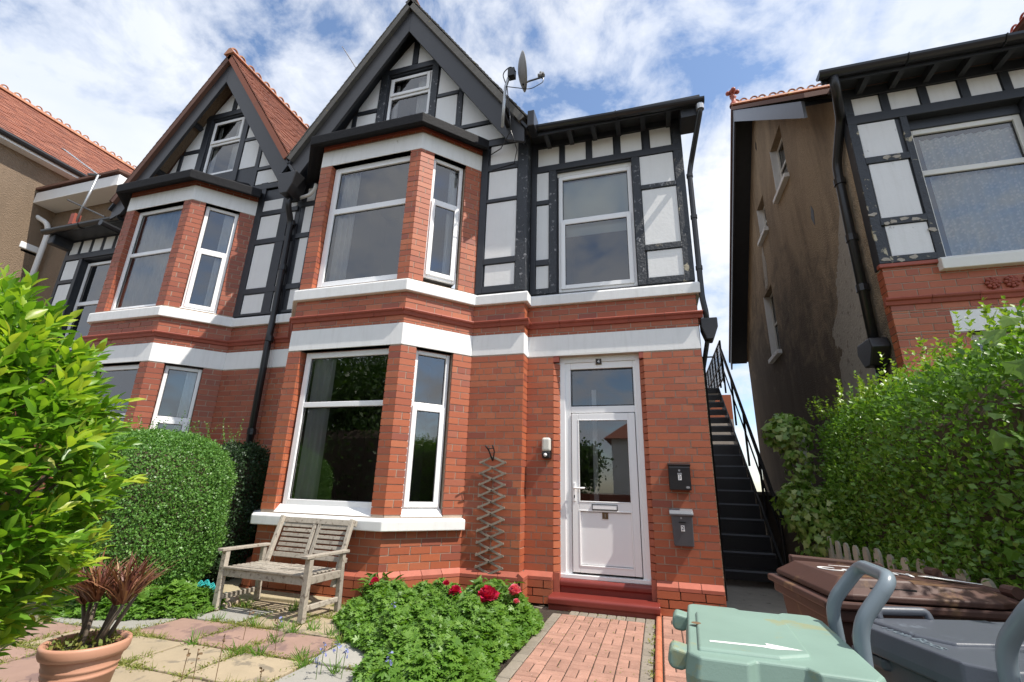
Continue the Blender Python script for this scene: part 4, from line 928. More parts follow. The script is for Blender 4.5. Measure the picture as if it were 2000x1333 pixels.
# ------------------------------------------------------------------ FAR LEFT HOUSE
HF = thing('pebbledash_house', (-16, 1, 0), 'buff pebbledash house with long red tiled roof at the far left', 'house')
P = Pieces()
b = MB(); b.wbox(-15.3, -15.0, -1.6, 12, 0, 9.3); b.build('side_wall', 'pebble2', HF)
sl = 1.02; nv = Vector((sl, 0, 1)).normalized(); dn = Vector((1, 0, -sl)).normalized(); E0 = Vector((-14.72, 0, 9.16)); T0 = Vector((-17.15, 0, 9.16+2.43*sl)); Ls = (E0-T0).length
b = MB(); b.extrude([T0+Vector((0, -2, 0))-nv*.05, E0+Vector((0, -2, 0))-nv*.05, E0+Vector((0, -2, 0))-nv*.15, T0+Vector((0, -2, 0))-nv*.15], (0, 6.2, 0)); b.build('roof', 'tile', HF)
gap = .12; k = 0
while gap*(k+.5) < Ls:
    c0 = T0+dn*(gap*(k+.5)); y = -2.0-(.1 if k % 2 else 0)
    while y < 4.2:
        P.add('roof_tile', 'tile', .196, .018, gap+.03, rh(Vector((0, 1, 0)), nv, -dn, Vector((c0.x, y+.1, c0.z))+nv*random.uniform(-.004, .006)), 'tile'); y += .2
    k += 1
ridge(HF, (-17.15, -2, 11.72), (-17.15, 4.2, 11.72), seg=.5)
b = MB(); b.wbox(-15.0, -14.72, -1.6, 4.2, 9.0, 9.1); b.build('soffit', 'farwhite', HF)
b = MB(); b.tube([(-14.68, -1.6, 9.13), (-14.68, 4.2, 9.13)], .075, 8); b.build('gutter', 'iron', HF)
ye_ = .95
fe = Bs((0, ye_, 0), (1, 0, 0), (0, -1, 0))
b = MB(); b.wbox(-15.0, -11.6, ye_, ye_+3, 0, 8.1); b.build('wing_wall', 'pebble2', HF)
b = MB(); b.box(fe, -15.3, -12.0, .0, .5, 7.92, 8.22); b.build('fascia', 'farwhite', HF, bevel=.01)
b = MB(); b.extrude([(-15.9, ye_-.55, 8.28), (-12.0, ye_-.55, 8.28), (-12.0, ye_+3, 9.0), (-15.9, ye_+3, 9.0)], (0, 0, .06)); b.build('roof', 'tiledk', HF)
b = MB(); b.tube([(-16.9, ye_-.55, 8.3), (-15.6, ye_-.55, 8.3)], .13, 8); b.build('gutter', 'iron', HF)
b = MB(); b.wbox(-15.75, -15.1, ye_-.35, ye_+.1, 6.85, 8.25); b.build('white_pillar', 'panelo', HF, bevel=.02)
b = MB(); b.wbox(-15.9, -14.98, ye_-.45, ye_+.1, 6.68, 6.85); b.wbox(-15.85, -15.0, ye_-.42, ye_+.1, 6.58, 6.68); b.build('pillar_moulding', 'farwhite', HF, bevel=.02)
b = MB(); b.wbox(-15.85, -15.02, ye_-.4, ye_+.1, 0, 6.58); b.build('brick_pillar', 'brick', HF)
b = MB(); b.wbox(-18.5, -15.85, ye_-.3, ye_+.1, 6.75, 7.25); b.wbox(-18.5, -15.85, ye_-.25, ye_+.1, 5, 6.7); b.build('bay_front', 'farwhite', HF, bevel=.02)
b = MB(); b.tube(arcpts([(-15.85, ye_-.62, 8.32), (-15.8, ye_-.6, 8.1), (-14.75, ye_-.2, 7.45), (-14.72, ye_-.14, 7.2), (-14.72, ye_-.14, 3)], .1), .06, 10); b.build('downpipe', 'farwhite', HF, smooth=True)
P.emit(HF)
# ------------------------------------------------------------------ things fixed to the main house
t = thing('letter_box', (.235, -.01, 1.42), 'black letter box numbered 3, the upper of two beside the white door', 'letter box')
b = MB(); b.box(f_up, .118, .352, .0, .11, 1.285, 1.555); b.build('box_body', 'boxblk', t, bevel=.006)
b = MB(); b.extrude([f_up.pt(.112, w, z) for w, z in ((0, 1.555), (.125, 1.545), (.128, 1.563), (0, 1.585))], (.246, 0, 0)); b.build('lid', 'boxblk', t, bevel=.004)
b = MB(); b.box(f_up, .125, .345, .11, .114, 1.525, 1.54); b.build('slot_lip', 'boxgry', t)
b = MB(); b.tube([f_up.pt(.235, .108, 1.497), f_up.pt(.235, .117, 1.497)], .012, 14); b.build('lock', 'steel', t)
b = MB(); b.box(f_up, .212, .262, .11, .1125, 1.452, 1.47); b.build('name_holder', 'steel', t)
b = MB(); b.box(f_up, .218, .254, .11, .1122, 1.392, 1.448); b.build('number_sticker', 'sticker', t)
text('3', .056, 'ink', t, wall_text_mx(f_up, .236, .1128, 1.42), 'number')
b = MB(); b.prism(f_up, [(.315+.021*math.cos(k*math.pi/7), 1.315+.013*math.sin(k*math.pi/7)) for k in range(14)], .11, .1125); b.build('badge', 'steel', t)
t = thing('letter_box', (.235, -.01, .88), 'grey letter box numbered 2 with a flap lid, below the black one beside the door', 'letter box')
b = MB(); b.hexa([f_up.pt(u, w, z) for u, w, z in ((.128, .0, .70), (.333, .0, .70), (.333, .085, .70), (.128, .085, .70), (.112, 0, 1.06), (.336, 0, 1.06), (.336, .115, 1.035), (.112, .115, 1.035))]); b.build('box_body', 'boxgry', t, bevel=.008)
b = MB(); b.extrude([f_up.pt(.096, w, z) for w, z in ((0, 1.03), (.13, 1.015), (.135, 1.035), (.10, 1.065), (0, 1.085))], (.25, 0, 0)); b.build('flap_lid', 'boxlid', t, bevel=.005)
b = MB(); b.tube([f_up.pt(.218, .10, .99), f_up.pt(.218, .118, .99)], .010, 14); b.build('lock', 'steel', t)
b = MB(); b.box(f_up, .19, .26, .10, .113, .94, .952); b.build('name_slot', 'boxblk', t)
b = MB(); b.box(f_up, .208, .246, .095, .1095, .855, .915); b.build('number_sticker', 'sticker', t)
text('2', .056, 'ink', t, wall_text_mx(f_up, .227, .1105, .885), 'number')
t = thing('wall_light', (-1.315, 0, 1.75), 'white and black bulkhead wall light with motion sensor left of the door', 'wall light')
b = MB(); b.box(f_up, -1.37, -1.262, .0, .02, 1.62, 1.87); b.build('back_plate', 'boxblk', t)
b = MB(); b.box(f_up, -1.372, -1.26, .02, .10, 1.70, 1.872); b.build('diffuser', 'lampw', t, bevel=.03, seg=4)
b = MB(); b.box(f_up, -1.366, -1.266, .0, .105, 1.615, 1.70); b.build('sensor_housing', 'boxblk', t, bevel=.018, seg=3)
b = MB(); b.lathe(f_up.pt(-1.32, .105, 1.658), [(.001, -.022), (.018, -.014), (.022, 0), (.018, .014), (.001, .022)], 10); b.build('sensor_lens', 'sticker', t, smooth=True)
# trellis
t = thing('trellis', (-1.95, -.24, .35), 'expanding wooden lattice trellis fixed to the brick pier between bay and door', 'trellis')
tr = Bs((-1.955, -.235, 0), (1, 0, 0), (0, -1, 0)); n, z0, z1, hw = 9, .36, 1.55, .155; dz = (z1-z0)/n
for i in range(-1, n+1):
    for sg in (-1, 1):
        za, zb = z0+i*dz-.0, z0+(i+1)*dz+.0
        c = (za+zb)/2; ext = 1.12
        u0, u1 = -hw*ext*sg, hw*ext*sg; zz0, zz1 = c-dz*.5*ext, c+dz*.5*ext
        if i < 0: u0, zz0 = 0, c
        if i == n: u1, zz1 = 0, c
        if i < 0 and sg < 0: pass
        b = MB(); w = .006+.011*(sg > 0)
        b.bar(tr.pt(u0, w, zz0), tr.pt(u1, w, zz1), .024, .010); b.build('lath', 'trell', t)
for i in range(n):
    for u in (-hw, 0, hw):
        if u == 0:
            b = MB(); b.tube([tr.pt(0, .02, z0+(i+.5)*dz), tr.pt(0, .028, z0+(i+.5)*dz)], .008, 6); b.build('rivet', 'iron', t)
b = MB(); b.tube([tr.pt(0, .012, z1+.02), tr.pt(-.045, .06, 1.70), tr.pt(-.05, .15, 1.74)], .010, 6); b.tube([tr.pt(.0, .012, z1+.02), tr.pt(.03, .05, 1.68), tr.pt(.03, .13, 1.75)], .009, 6); b.tube([tr.pt(-.05, .08, 1.71), tr.pt(.03, .08, 1.72)], .006, 6); b.build('hook', 'iron', t, smooth=True)
# satellite dish
t = thing('satellite_dish', (-1.78, -.69, 6.6), 'grey satellite dish on a pole fixed to the right bargeboard', 'satellite dish')
b = MB(); b.tube(arcpts([(-1.835, -.74, 6.2), (-1.815, -.74, 6.92), (-1.73, -.78, 7.12)], .08), .024, 8); b.build('mast', 'steel', t, smooth=True)
b = MB(); b.wbox(-1.86, -1.80, -.745, -.49, 6.40, 6.46); b.wbox(-1.86, -1.80, -.745, -.49, 6.56, 6.62); b.bar((-1.82, -.73, 6.6), (-1.70, -.52, 6.5), .02, .02); b.build('bracket', 'iron', t)
ax = Vector((.92, .36, .16)).normalized(); a1 = ax.cross(Vector((0, 0, 1))).normalized(); a2 = a1.cross(ax); c0 = Vector((-1.57, -.80, 7.08)); b = MB(); seg = 28
for i in range(8):
    r = i/7; 
    for j in range(seg): th = 2*math.pi*j/seg; b.v.append(tuple(c0+ax*(.075*r*r-.03)+a1*(.24*r*math.cos(th))+a2*(.30*r*math.sin(th))))
for i in range(7):
    for j in range(seg): b.f.append((i*seg+j, (i+1)*seg+j, (i+1)*seg+(j+1) % seg, i*seg+(j+1) % seg))
o = b.build('reflector', 'dish', t, smooth=True); m = o.modifiers.new('solid', 'SOLIDIFY'); m.thickness = .008
lnb = c0+ax*.32-a2*.08
b = MB(); b.tube([c0-a2*.24, c0-a2*.18+ax*.10, lnb-a2*.03], .013, 8); b.build('feed_arm', 'iron', t)
b = MB(); b.tube([lnb-ax*.07, lnb+ax*.03], .026, 10); b.tube([lnb-ax*.02+a2*.0, lnb-ax*.02+a2*.06], .018, 8); b.tube([lnb+a1*-.05, lnb+a1*.05], .016, 8); b.build('feed_horn', 'dish', t)
b = MB(); b.wbox(-1.76, -1.66, -.82, -.72, 7.04, 7.18); b.tube(arcpts([(-1.80, -.76, 6.95), (-1.86, -.78, 7.15), (-1.72, -.80, 7.24), (-1.64, -.8, 7.1)], .08), .008, 6); b.tube(arcpts([lnb, lnb-a2*.12, c0-a2*.33+ax*.1, (-1.80, -.77, 6.9)], .08), .006, 6); b.build('mount', 'iron', t)
# tv aerials
def aerial(name, label, base, top, tip, n, grp='tv aerials on the roofs', mast=True, rl=.16, wires=()):
    t = thing(name, base, label, 'aerial', grp); base, top, tip = Vector(base), Vector(top), Vector(tip)
    if mast: b = MB(); b.tube([base, top], .022, 8); b.build('mast', 'steel', t, smooth=True)
    b = MB(); b.tube([top, tip], .015, 6); b.build('boom', 'steel', t)
    d = tip-top; s = d.cross(Vector((0, 0, 1))).normalized() if abs(d.normalized().z) < .9 else Vector((1, 0, 0))
    for i in range(n): p = top+d*((i+.6)/n); b = MB(); b.tube([p-s*rl, p+s*rl], .010, 5); b.build('rod', 'steel', t)
    return t
aerial('tv_aerial', 'thin television aerial with short cross rods above the main gable against the clouds', (-6.30, 1.5, 9.6), (-6.35, 1.5, 10.75), (-6.99, 1.5, 11.79), 7, rl=.13)
t = aerial('tv_aerial', 'television aerial on a leaning mast beside the left hand side wing', (-11.42, -.35, 6.15), (-11.12, -.38, 7.42), (-12.6, -.40, 8.38), 14, rl=.07)
b = MB(); b.wbox(-11.48, -11.36, -.42, -.30, 6.25, 6.5); b.build('chimney_bracket', 'mould', t); b = MB(); b.tube([(-11.9, -.36, 6.95), (-10.5, -.36, 6.30)], .018, 6); b.build('stay', 'iron', t)
b = MB(); b.tube([(-11.12, -.38, 7.42), (-11.45, -.38, 7.50)], .03, 6); b.build('dipole', 'iron', t)
# ------------------------------------------------------------------ alley: concrete slab, outside stairs, boundary wall
b = MB(); b.wbox(.585, 2.65, .42, 12, -.06, .006); o = b.build('alley_slab', 'conc', bevel=.01); o['kind'] = 'structure'
S = thing('metal_staircase', (1.1, 2.1, 0), 'black iron outside staircase climbing the alley beside the house', 'staircase')
rise, go, Y0 = .22, .27, 2.07
for i in range(17):
    y, z = Y0+go*i, rise*(i+1)
    b = MB(); b.wbox(.66, 1.58, y, y+.25, z-.03, z); b.wbox(.66, 1.58, y-.012, y+.012, z-.125, z+.004); b.build('tread', 'iron', S, bevel=.004)
    b = MB(); b.wbox(.66, 1.58, y-.017, y-.011, z-.018, z+.007); b.build('tread_edge_gloss', 'boxlid', S)  # lighter grey strip: gloss of the tread's front edge put into its colour
    if i < 9:
        b = MB(); b.wbox(.66, 1.58, y+.235, y+.245, z+.0, z+rise-.06); b.build('riser', 'iron', S)
for x in (.63, 1.585):
    b = MB(); b.extrude([(x, Y0-.12, 0), (x, Y0+.1, -.02), (x, Y0+go*17, rise*17-.22), (x, Y0+go*17, rise*17+.06), (x, Y0-.12, .24)], (.03, 0, 0)); b.build('stringer', 'iron', S)
zl = rise*17
b = MB(); b.wbox(.62, 1.62, Y0+go*17, 9.6, zl-.08, zl-.02); b.build('landing', 'iron', S)
rail = lambda p, q, r, n='handrail': MB().tube([p, q], r, 8).build(n, 'iron', S)
rail((1.62, 1.86, .95), (1.62, 5.75, 4.55), .028); rail((1.62, 1.86, .62), (1.62, 5.75, 4.1), .014, 'mid_rail')
for i in range(5):
    y = 1.95+i*.93; z = .95+(y-1.86)*(3.6/3.89)
    rail((1.62, y, max(.0, z-1.0)), (1.62, y, z), .02, 'post')
# cage of rails round the landing
for x, y0, y1 in ((1.62, 5.75, 9.4), (.95, 7.2, 9.4)):
    for z in (zl+.12, zl+.5, zl+1.02): rail((x, y0, z), (x, y1, z), .022, 'rail')
    k = int((y1-y0)/.55)
    for i in range(k+1): y = y0+(y1-y0)*i/k; rail((x, y, zl), (x, y, zl+1.03), .022, 'post')
    b = MB()
    for i in range(int((y1-y0)/.09)): y = y0+.09*i; b.tube([(x, y, zl+.12), (x, y, zl+1.0)], .005, 4, False)
    for i in range(10): z = zl+.12+.09*i; b.tube([(x, y0, z), (x, y1, z)], .005, 4, False)
    b.build('wire_mesh', 'iron', S, kind='stuff')
rail((.95, 7.2, zl+1.02), (1.62, 7.2, zl+1.02), .022, 'rail'); rail((1.0, 9.4, zl+1.02), (1.62, 9.4, zl+1.02), .022, 'rail')
for (a, c) in (((1.62, 5.75, 4.75), (1.25, 5.75, 4.75)), ((1.25, 5.75, 4.75), (1.25, 5.75, zl+.3))): pass
t = thing('boundary_wall', (1.75, 3, 0), 'low dark rendered wall alongside the foot of the iron stairs', 'wall')
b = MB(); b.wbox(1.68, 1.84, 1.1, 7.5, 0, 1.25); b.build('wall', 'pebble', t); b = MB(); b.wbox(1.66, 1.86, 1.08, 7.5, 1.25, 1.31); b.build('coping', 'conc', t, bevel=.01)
t = thing('garden_shed', (1.1, 12, 0), 'red and cream rear wall glimpsed between the stair treads', 'wall')
b = MB(); b.wbox(-.2, 2.6, 11.6, 11.8, 0, 3.7); b.build('lower_wall', 'conc', t); b = MB(); b.wbox(-.2, 2.6, 11.6, 11.8, 3.7, 4.55); b.build('upper_wall', 'brick', t)
# ------------------------------------------------------------------ paving
b = MB(); b.wbox(-1.25, -.105, -5.5, -.20, -.05, -.008); path = b.build('path', 'soil'); path['kind'] = 'structure'
def paver(x0, x1, y0, y1, mat, parent):
    g_ = .0035; h = random.uniform(-.002, .002); b = MB(); b.wbox(x0+g_, x1-g_, y0+g_, y1-g_, -.02, h)
    # small arris so every block catches the light
    top = [(x0+g_, y0+g_), (x1-g_, y0+g_), (x1-g_, y1-g_), (x0+g_, y1-g_)]
    b = MB(); e = .006
    b.add([(x, y, -.03) for x, y in top]+[(x, y, h-e) for x, y in top]+[(x+(e if i in (0, 3) else -e), y+(e if i < 2 else -e), h) for i, (x, y) in enumerate(top)],
          [(0, 1, 5, 4), (1, 2, 6, 5), (2, 3, 7, 6), (3, 0, 4, 7), (4, 5, 9, 8), (5, 6, 10, 9), (6, 7, 11, 10), (7, 4, 8, 11), (8, 9, 10, 11)])
    return b.build('paver', mat, parent)
q = .17
for i in range(9):      # grey border against the step and beside the edging
    paver(-.115-.098*(i+1), -.115-.098*i, -.40, -.24, 'paver_grey', path)
for i in range(19): paver(-.215, -.115, -.40-.17*(i+1), -.40-.17*i, 'paver_grey', path)
for r in range(19):
    for c in range(5):
        x, y = -.215-q*(c+1), -.40-q*(r+1); left = x-.09 < -1.08
        if x < -1.05 and False: continue
        if (r+c) % 2: paver(x, x+q/2, y, y+q, 'paver', path); paver(x+q/2, x+q, y, y+q, 'paver', path)
        else: paver(x, x+q, y, y+q/2, 'paver', path); paver(x, x+q, y+q/2, y+q, 'paver', path)
for r in range(19): paver(-1.165, -1.065, -.40-.17*(r+1), -.40-.17*r, 'paver_grey', path)
b = MB(); b.wbox(-.05, 2.2, -5.5, .42, -.05, -.008); fore = b.build('forecourt', 'soil'); fore['kind'] = 'structure'
for r in range(24):
    for c in range(6):
        x, y = -.045+q*c, -.0-q*(r+1)-.02
        if (r+c) % 2: paver(x, x+q/2, y, y+q, 'paver', fore); paver(x+q/2, x+q, y, y+q, 'paver', fore)
        else: paver(x, x+q, y, y+q/2, 'paver', fore); paver(x, x+q, y+q/2, y+q, 'paver', fore)
t = thing('path_edging', (-.08, -1.5, 0), 'line of round topped terracotta edging tiles beside the red block path', 'edging')
for i in range(30):
    y = -.03-i*.15; b = MB(); n = 7
    pr = [(-.108, y, -.05)]+[(-.081-.027*math.cos(math.pi*k/n), y, .012+.026*math.sin(math.pi*k/n)) for k in range(n+1)]+[(-.054, y, -.05)]
    b.extrude(pr, (0, -.145, 0)); b.build('edging_tile', 'rope', t)
b = MB(); b.wbox(-6.5, -1.9, -5.5, -1.0, -.05, -.012); patio = b.build('patio', 'earth'); patio['kind'] = 'structure'
def flag(x0, x1, y0, y1, mat, parent=None):
    g_ = .018; n = 5; pts = []
    for (a, c) in (((x0+g_, y0+g_), (x1-g_, y0+g_)), ((x1-g_, y0+g_), (x1-g_, y1-g_)), ((x1-g_, y1-g_), (x0+g_, y1-g_)), ((x0+g_, y1-g_), (x0+g_, y0+g_))):
        for k in range(n): t_ = k/n; pts.append((a[0]+(c[0]-a[0])*t_+random.uniform(-.008, .008), a[1]+(c[1]-a[1])*t_+random.uniform(-.008, .008)))
    tx, ty = random.uniform(-.008, .008), random.uniform(-.008, .008); cx, cy = (x0+x1)/2, (y0+y1)/2
    b = MB(); b.extrude([(x, y, -.03) for x, y in pts], (0, 0, .035)); m = len(pts)
    for k in range(m, 2*m): x, y, z = b.v[k]; b.v[k] = (x, y, z+.008+tx*(x-cx)+ty*(y-cy))
    return b.build('paving_slab', mat, patio, bevel=.008)
GY = [-1.10, -1.52, -2.02, -2.55, -3.06, -3.6, -4.15, -4.7]
cols = {0: [(-4.9, -4.27, 'ledge'), (-4.27, -3.72, 'slab_buff'), (-3.72, -3.22, 'slab_buff'), (-3.22, -2.7, 'slab_buff')], 1: [(-5.4, -4.85, 'slab_grey'), (-4.85, -4.3, 'slab_grey'), (-4.3, -3.75, 'slab_grey'), (-3.75, -3.22, 'slab_buff'), (-3.22, -2.7, 'slab_buff')],
        2: [(-5.4, -4.95, 'slab_grey'), (-4.95, -4.36, 'slab_grey'), (-4.36, -3.68, 'slab_red'), (-3.68, -3.15, 'slab_red'), (-3.15, -2.56, 'slab_red'), (-2.56, -2.05, 'slab_grey')],
        3: [(-5.3, -4.78, 'slab_red'), (-4.78, -4.2, 'slab_buff'), (-4.2, -3.66, 'slab_buff'), (-3.66, -3.1, 'slab_buff'), (-3.1, -2.5, 'slab_buff'), (-2.5, -1.95, 'slab_grey')],
        4: [(-5.3, -4.4, 'slab_red'), (-4.4, -3.75, 'slab_red'), (-3.75, -3.05, 'slab_buff'), (-3.05, -2.48, 'slab_buff'), (-2.48, -1.95, 'slab_grey')],
        5: [(-4.6, -3.9, 'slab_red'), (-3.9, -3.2, 'slab_red'), (-3.2, -2.6, 'slab_grey'), (-2.6, -2.0, 'slab_buff')], 6: [(-4.2, -3.5, 'slab_grey'), (-3.5, -2.8, 'slab_red'), (-2.8, -2.0, 'slab_grey')]}
for r, cs in cols.items():
    for x0, x1, m in cs: flag(x0, x1, GY[r+1], GY[r], m)
# ------------------------------------------------------------------ bench
t = thing('garden_bench', (-3.78, -1.45, 0), 'weathered two seat wooden garden bench in front of the bay', 'bench')
ang = -.055; bm_ = Matrix.Translation((-3.77, -1.78, .015)) @ Matrix.Rotation(ang, 4, 'Z')
def bb(name, boxes, mat='teak', bev=.004):
    b = MB()
    for x0, x1, y0, y1, z0, z1 in boxes: b.wbox(x0, x1, y0, y1, z0, z1)
    b.v = [tuple(bm_ @ Vector(v)) for v in b.v]; return b.build(name, mat, t, bevel=bev)
def bl(name, p, q_, w, d, nrm=(1, 0, 0)):
    b = MB(); b.bar(p, q_, w, d, nrm); b.v = [tuple(bm_ @ Vector(v)) for v in b.v]; return b.build(name, 'teak', t, bevel=.004)
W = .54
for s in (-1, 1):
    x = s*W
    bb('leg', [(x-.03, x+.03, .0, .05, 0, .545)])
    bl('leg', (x, .52, 0), (x, .50, .40), .05, .05); bl('back_post', (x-s*.052, .47, .22), (x-s*.052, .66, .86), .045, .045)
    bl('leg', (x, .50, .40), (x, .50, .56), .045, .05)
    bb('arm', [(x-.038, x+.038, -.05, .56, .545, .572)])
    bb('side_rail', [(x-.018, x+.018, .05, .50, .315, .385)]); bb('stretcher', [(x-.016, x+.016, .05, .50, .09, .135)])
    for yy in (.01, .04): pass
bb('front_rail', [(-W+.03, W-.03, .01, .04, .31, .385)]); bb('rear_rail', [(-W+.03, W-.03, .46, .49, .30, .37)])
bb('seat_frame', [(-.022, .022, .03, .47, .372, .402)])
for i in range(8):
    y = .042+i*.055
    for x0, x1 in ((-W+.03, -.024), (.024, W-.03)): bb('seat_slat', [(x0, x1, y, y+.031, .384, .400+random.uniform(-.002, .002))], bev=.004)
bb('seat_front_slat', [(-W+.03, W-.03, -.005, .038, .382, .402)])
bk = Matrix.Translation((0, .475, .0)) @ Matrix.Rotation(R(-15.5), 4, 'X')
def bkb(name, x0, x1, z0, z1, y0=-.012, y1=.012):
    b = MB(); b.wbox(x0, x1, y0, y1, z0, z1); b.v = [tuple(bm_ @ bk @ Vector(v)) for v in b.v]; return b.build(name, 'teak', t, bevel=.003)
bkb('top_rail', -W+.03, W-.03, .815, .875, -.02, .02); bkb('lower_rail', -W+.03, W-.03, .45, .50, -.02, .02)
for x0, x1 in ((-.055, -.012), (.012, .055)): bkb('centre_post', x0, x1, .50, .815, -.018, .018)
for x0, x1 in ((-W+.075, -.055), (.055, W-.075)):
    for i in range(6): z = .512+i*.052; bkb('back_slat', x0, x1, z, z+.036)
# ------------------------------------------------------------------ terracotta pot with cordyline
PX_, PY_ = -3.10, -3.72
t = thing('plant_pot', (PX_, PY_, 0), 'large terracotta coloured pot with ribbed rim at the edge of the patio', 'pot')
pk = lambda pr: [(r*.67, z*.76) for r, z in pr]
b = MB(); b.lathe((PX_, PY_, .0), pk([(.001, 0), (.17, 0), (.18, .02), (.238, .30), (.243, .303), (.246, .318), (.240, .323), (.247, .345), (.252, .348), (.255, .362), (.250, .368), (.262, .40), (.258, .42), (.25, .43)]), 64); b.build('pot_body', 'pot', t, smooth=True)
b = MB(); b.lathe((PX_, PY_, .0), pk([(.25, .425), (.285, .425), (.298, .45), (.302, .49), (.297, .505), (.28, .508), (.265, .50), (.258, .44)]), 64); b.build('rim', 'pot', t, smooth=True)
b = MB(); b.lathe((PX_, PY_, .325), [(.001, .03), (.08, .02), (.13, .01), (.174, 0)], 32); b.build('soil', 'soil', t, smooth=True)
t = thing('cordyline_plant', (PX_, PY_, .33), 'bronze leaved cordyline with several bare trunks growing in the terracotta pot', 'plant')
heads = [((-.05, -.02), (-.11, .04, .19), 52), ((.02, -.05), (.02, -.02, .215), 60), ((.06, .03), (.09, .05, .19), 50), ((.08, -.03), (.21, .0, .215), 46), ((-.02, .06), (-.05, .14, .18), 40), ((-.09, .04), (-.20, .06, .17), 40), ((.03, .06), (.14, .12, .24), 44)]
for (bx, by), (hx, hy, hz), n in heads:
    p0 = Vector((PX_+bx*.9, PY_+by*.9, .32)); p1 = Vector((PX_+hx*.95, PY_+hy*.95, .35+hz*1.05))
    b = MB(); b.tube([p0, p0.lerp(p1, .5)+Vector((.008, 0, .015)), p1], [.0125, .011, .010], 8); b.build('trunk', 'bark', t, smooth=True)
    d = unit(n); d[:, 2] = np.abs(d[:, 2])*.9+.15; d += np.array((p1-p0).normalized())*.35; d /= np.linalg.norm(d, axis=1, keepdims=True)
    F = frames(d, np.tile([0, 0, 1.], (n, 1))+rng.normal(size=(n, 3))*.1)
    bake('leaf_rosette', 'lf_cord', t, 'blade', np.tile(np.array(p1), (n, 1))+d*.01, F, rng.uniform(.17, .31, n), rng.uniform(.008, .015, n), kindtag=None)
n = 260; a = rng.uniform(0, 2*math.pi, n); rr_ = .17*np.sqrt(rng.uniform(0, 1, n)); d = unit(n); d[:, 2] = np.abs(d[:, 2])+.3
w_ = bake('pot_weeds', 'lf_weed', None, 'oval4', np.stack([PX_+rr_*np.cos(a), PY_+rr_*np.sin(a), .335+rng.uniform(0, .06, n)], 1), frames(d, unit(n)), rng.uniform(.015, .035, n))
w_['kind'] = 'stuff'
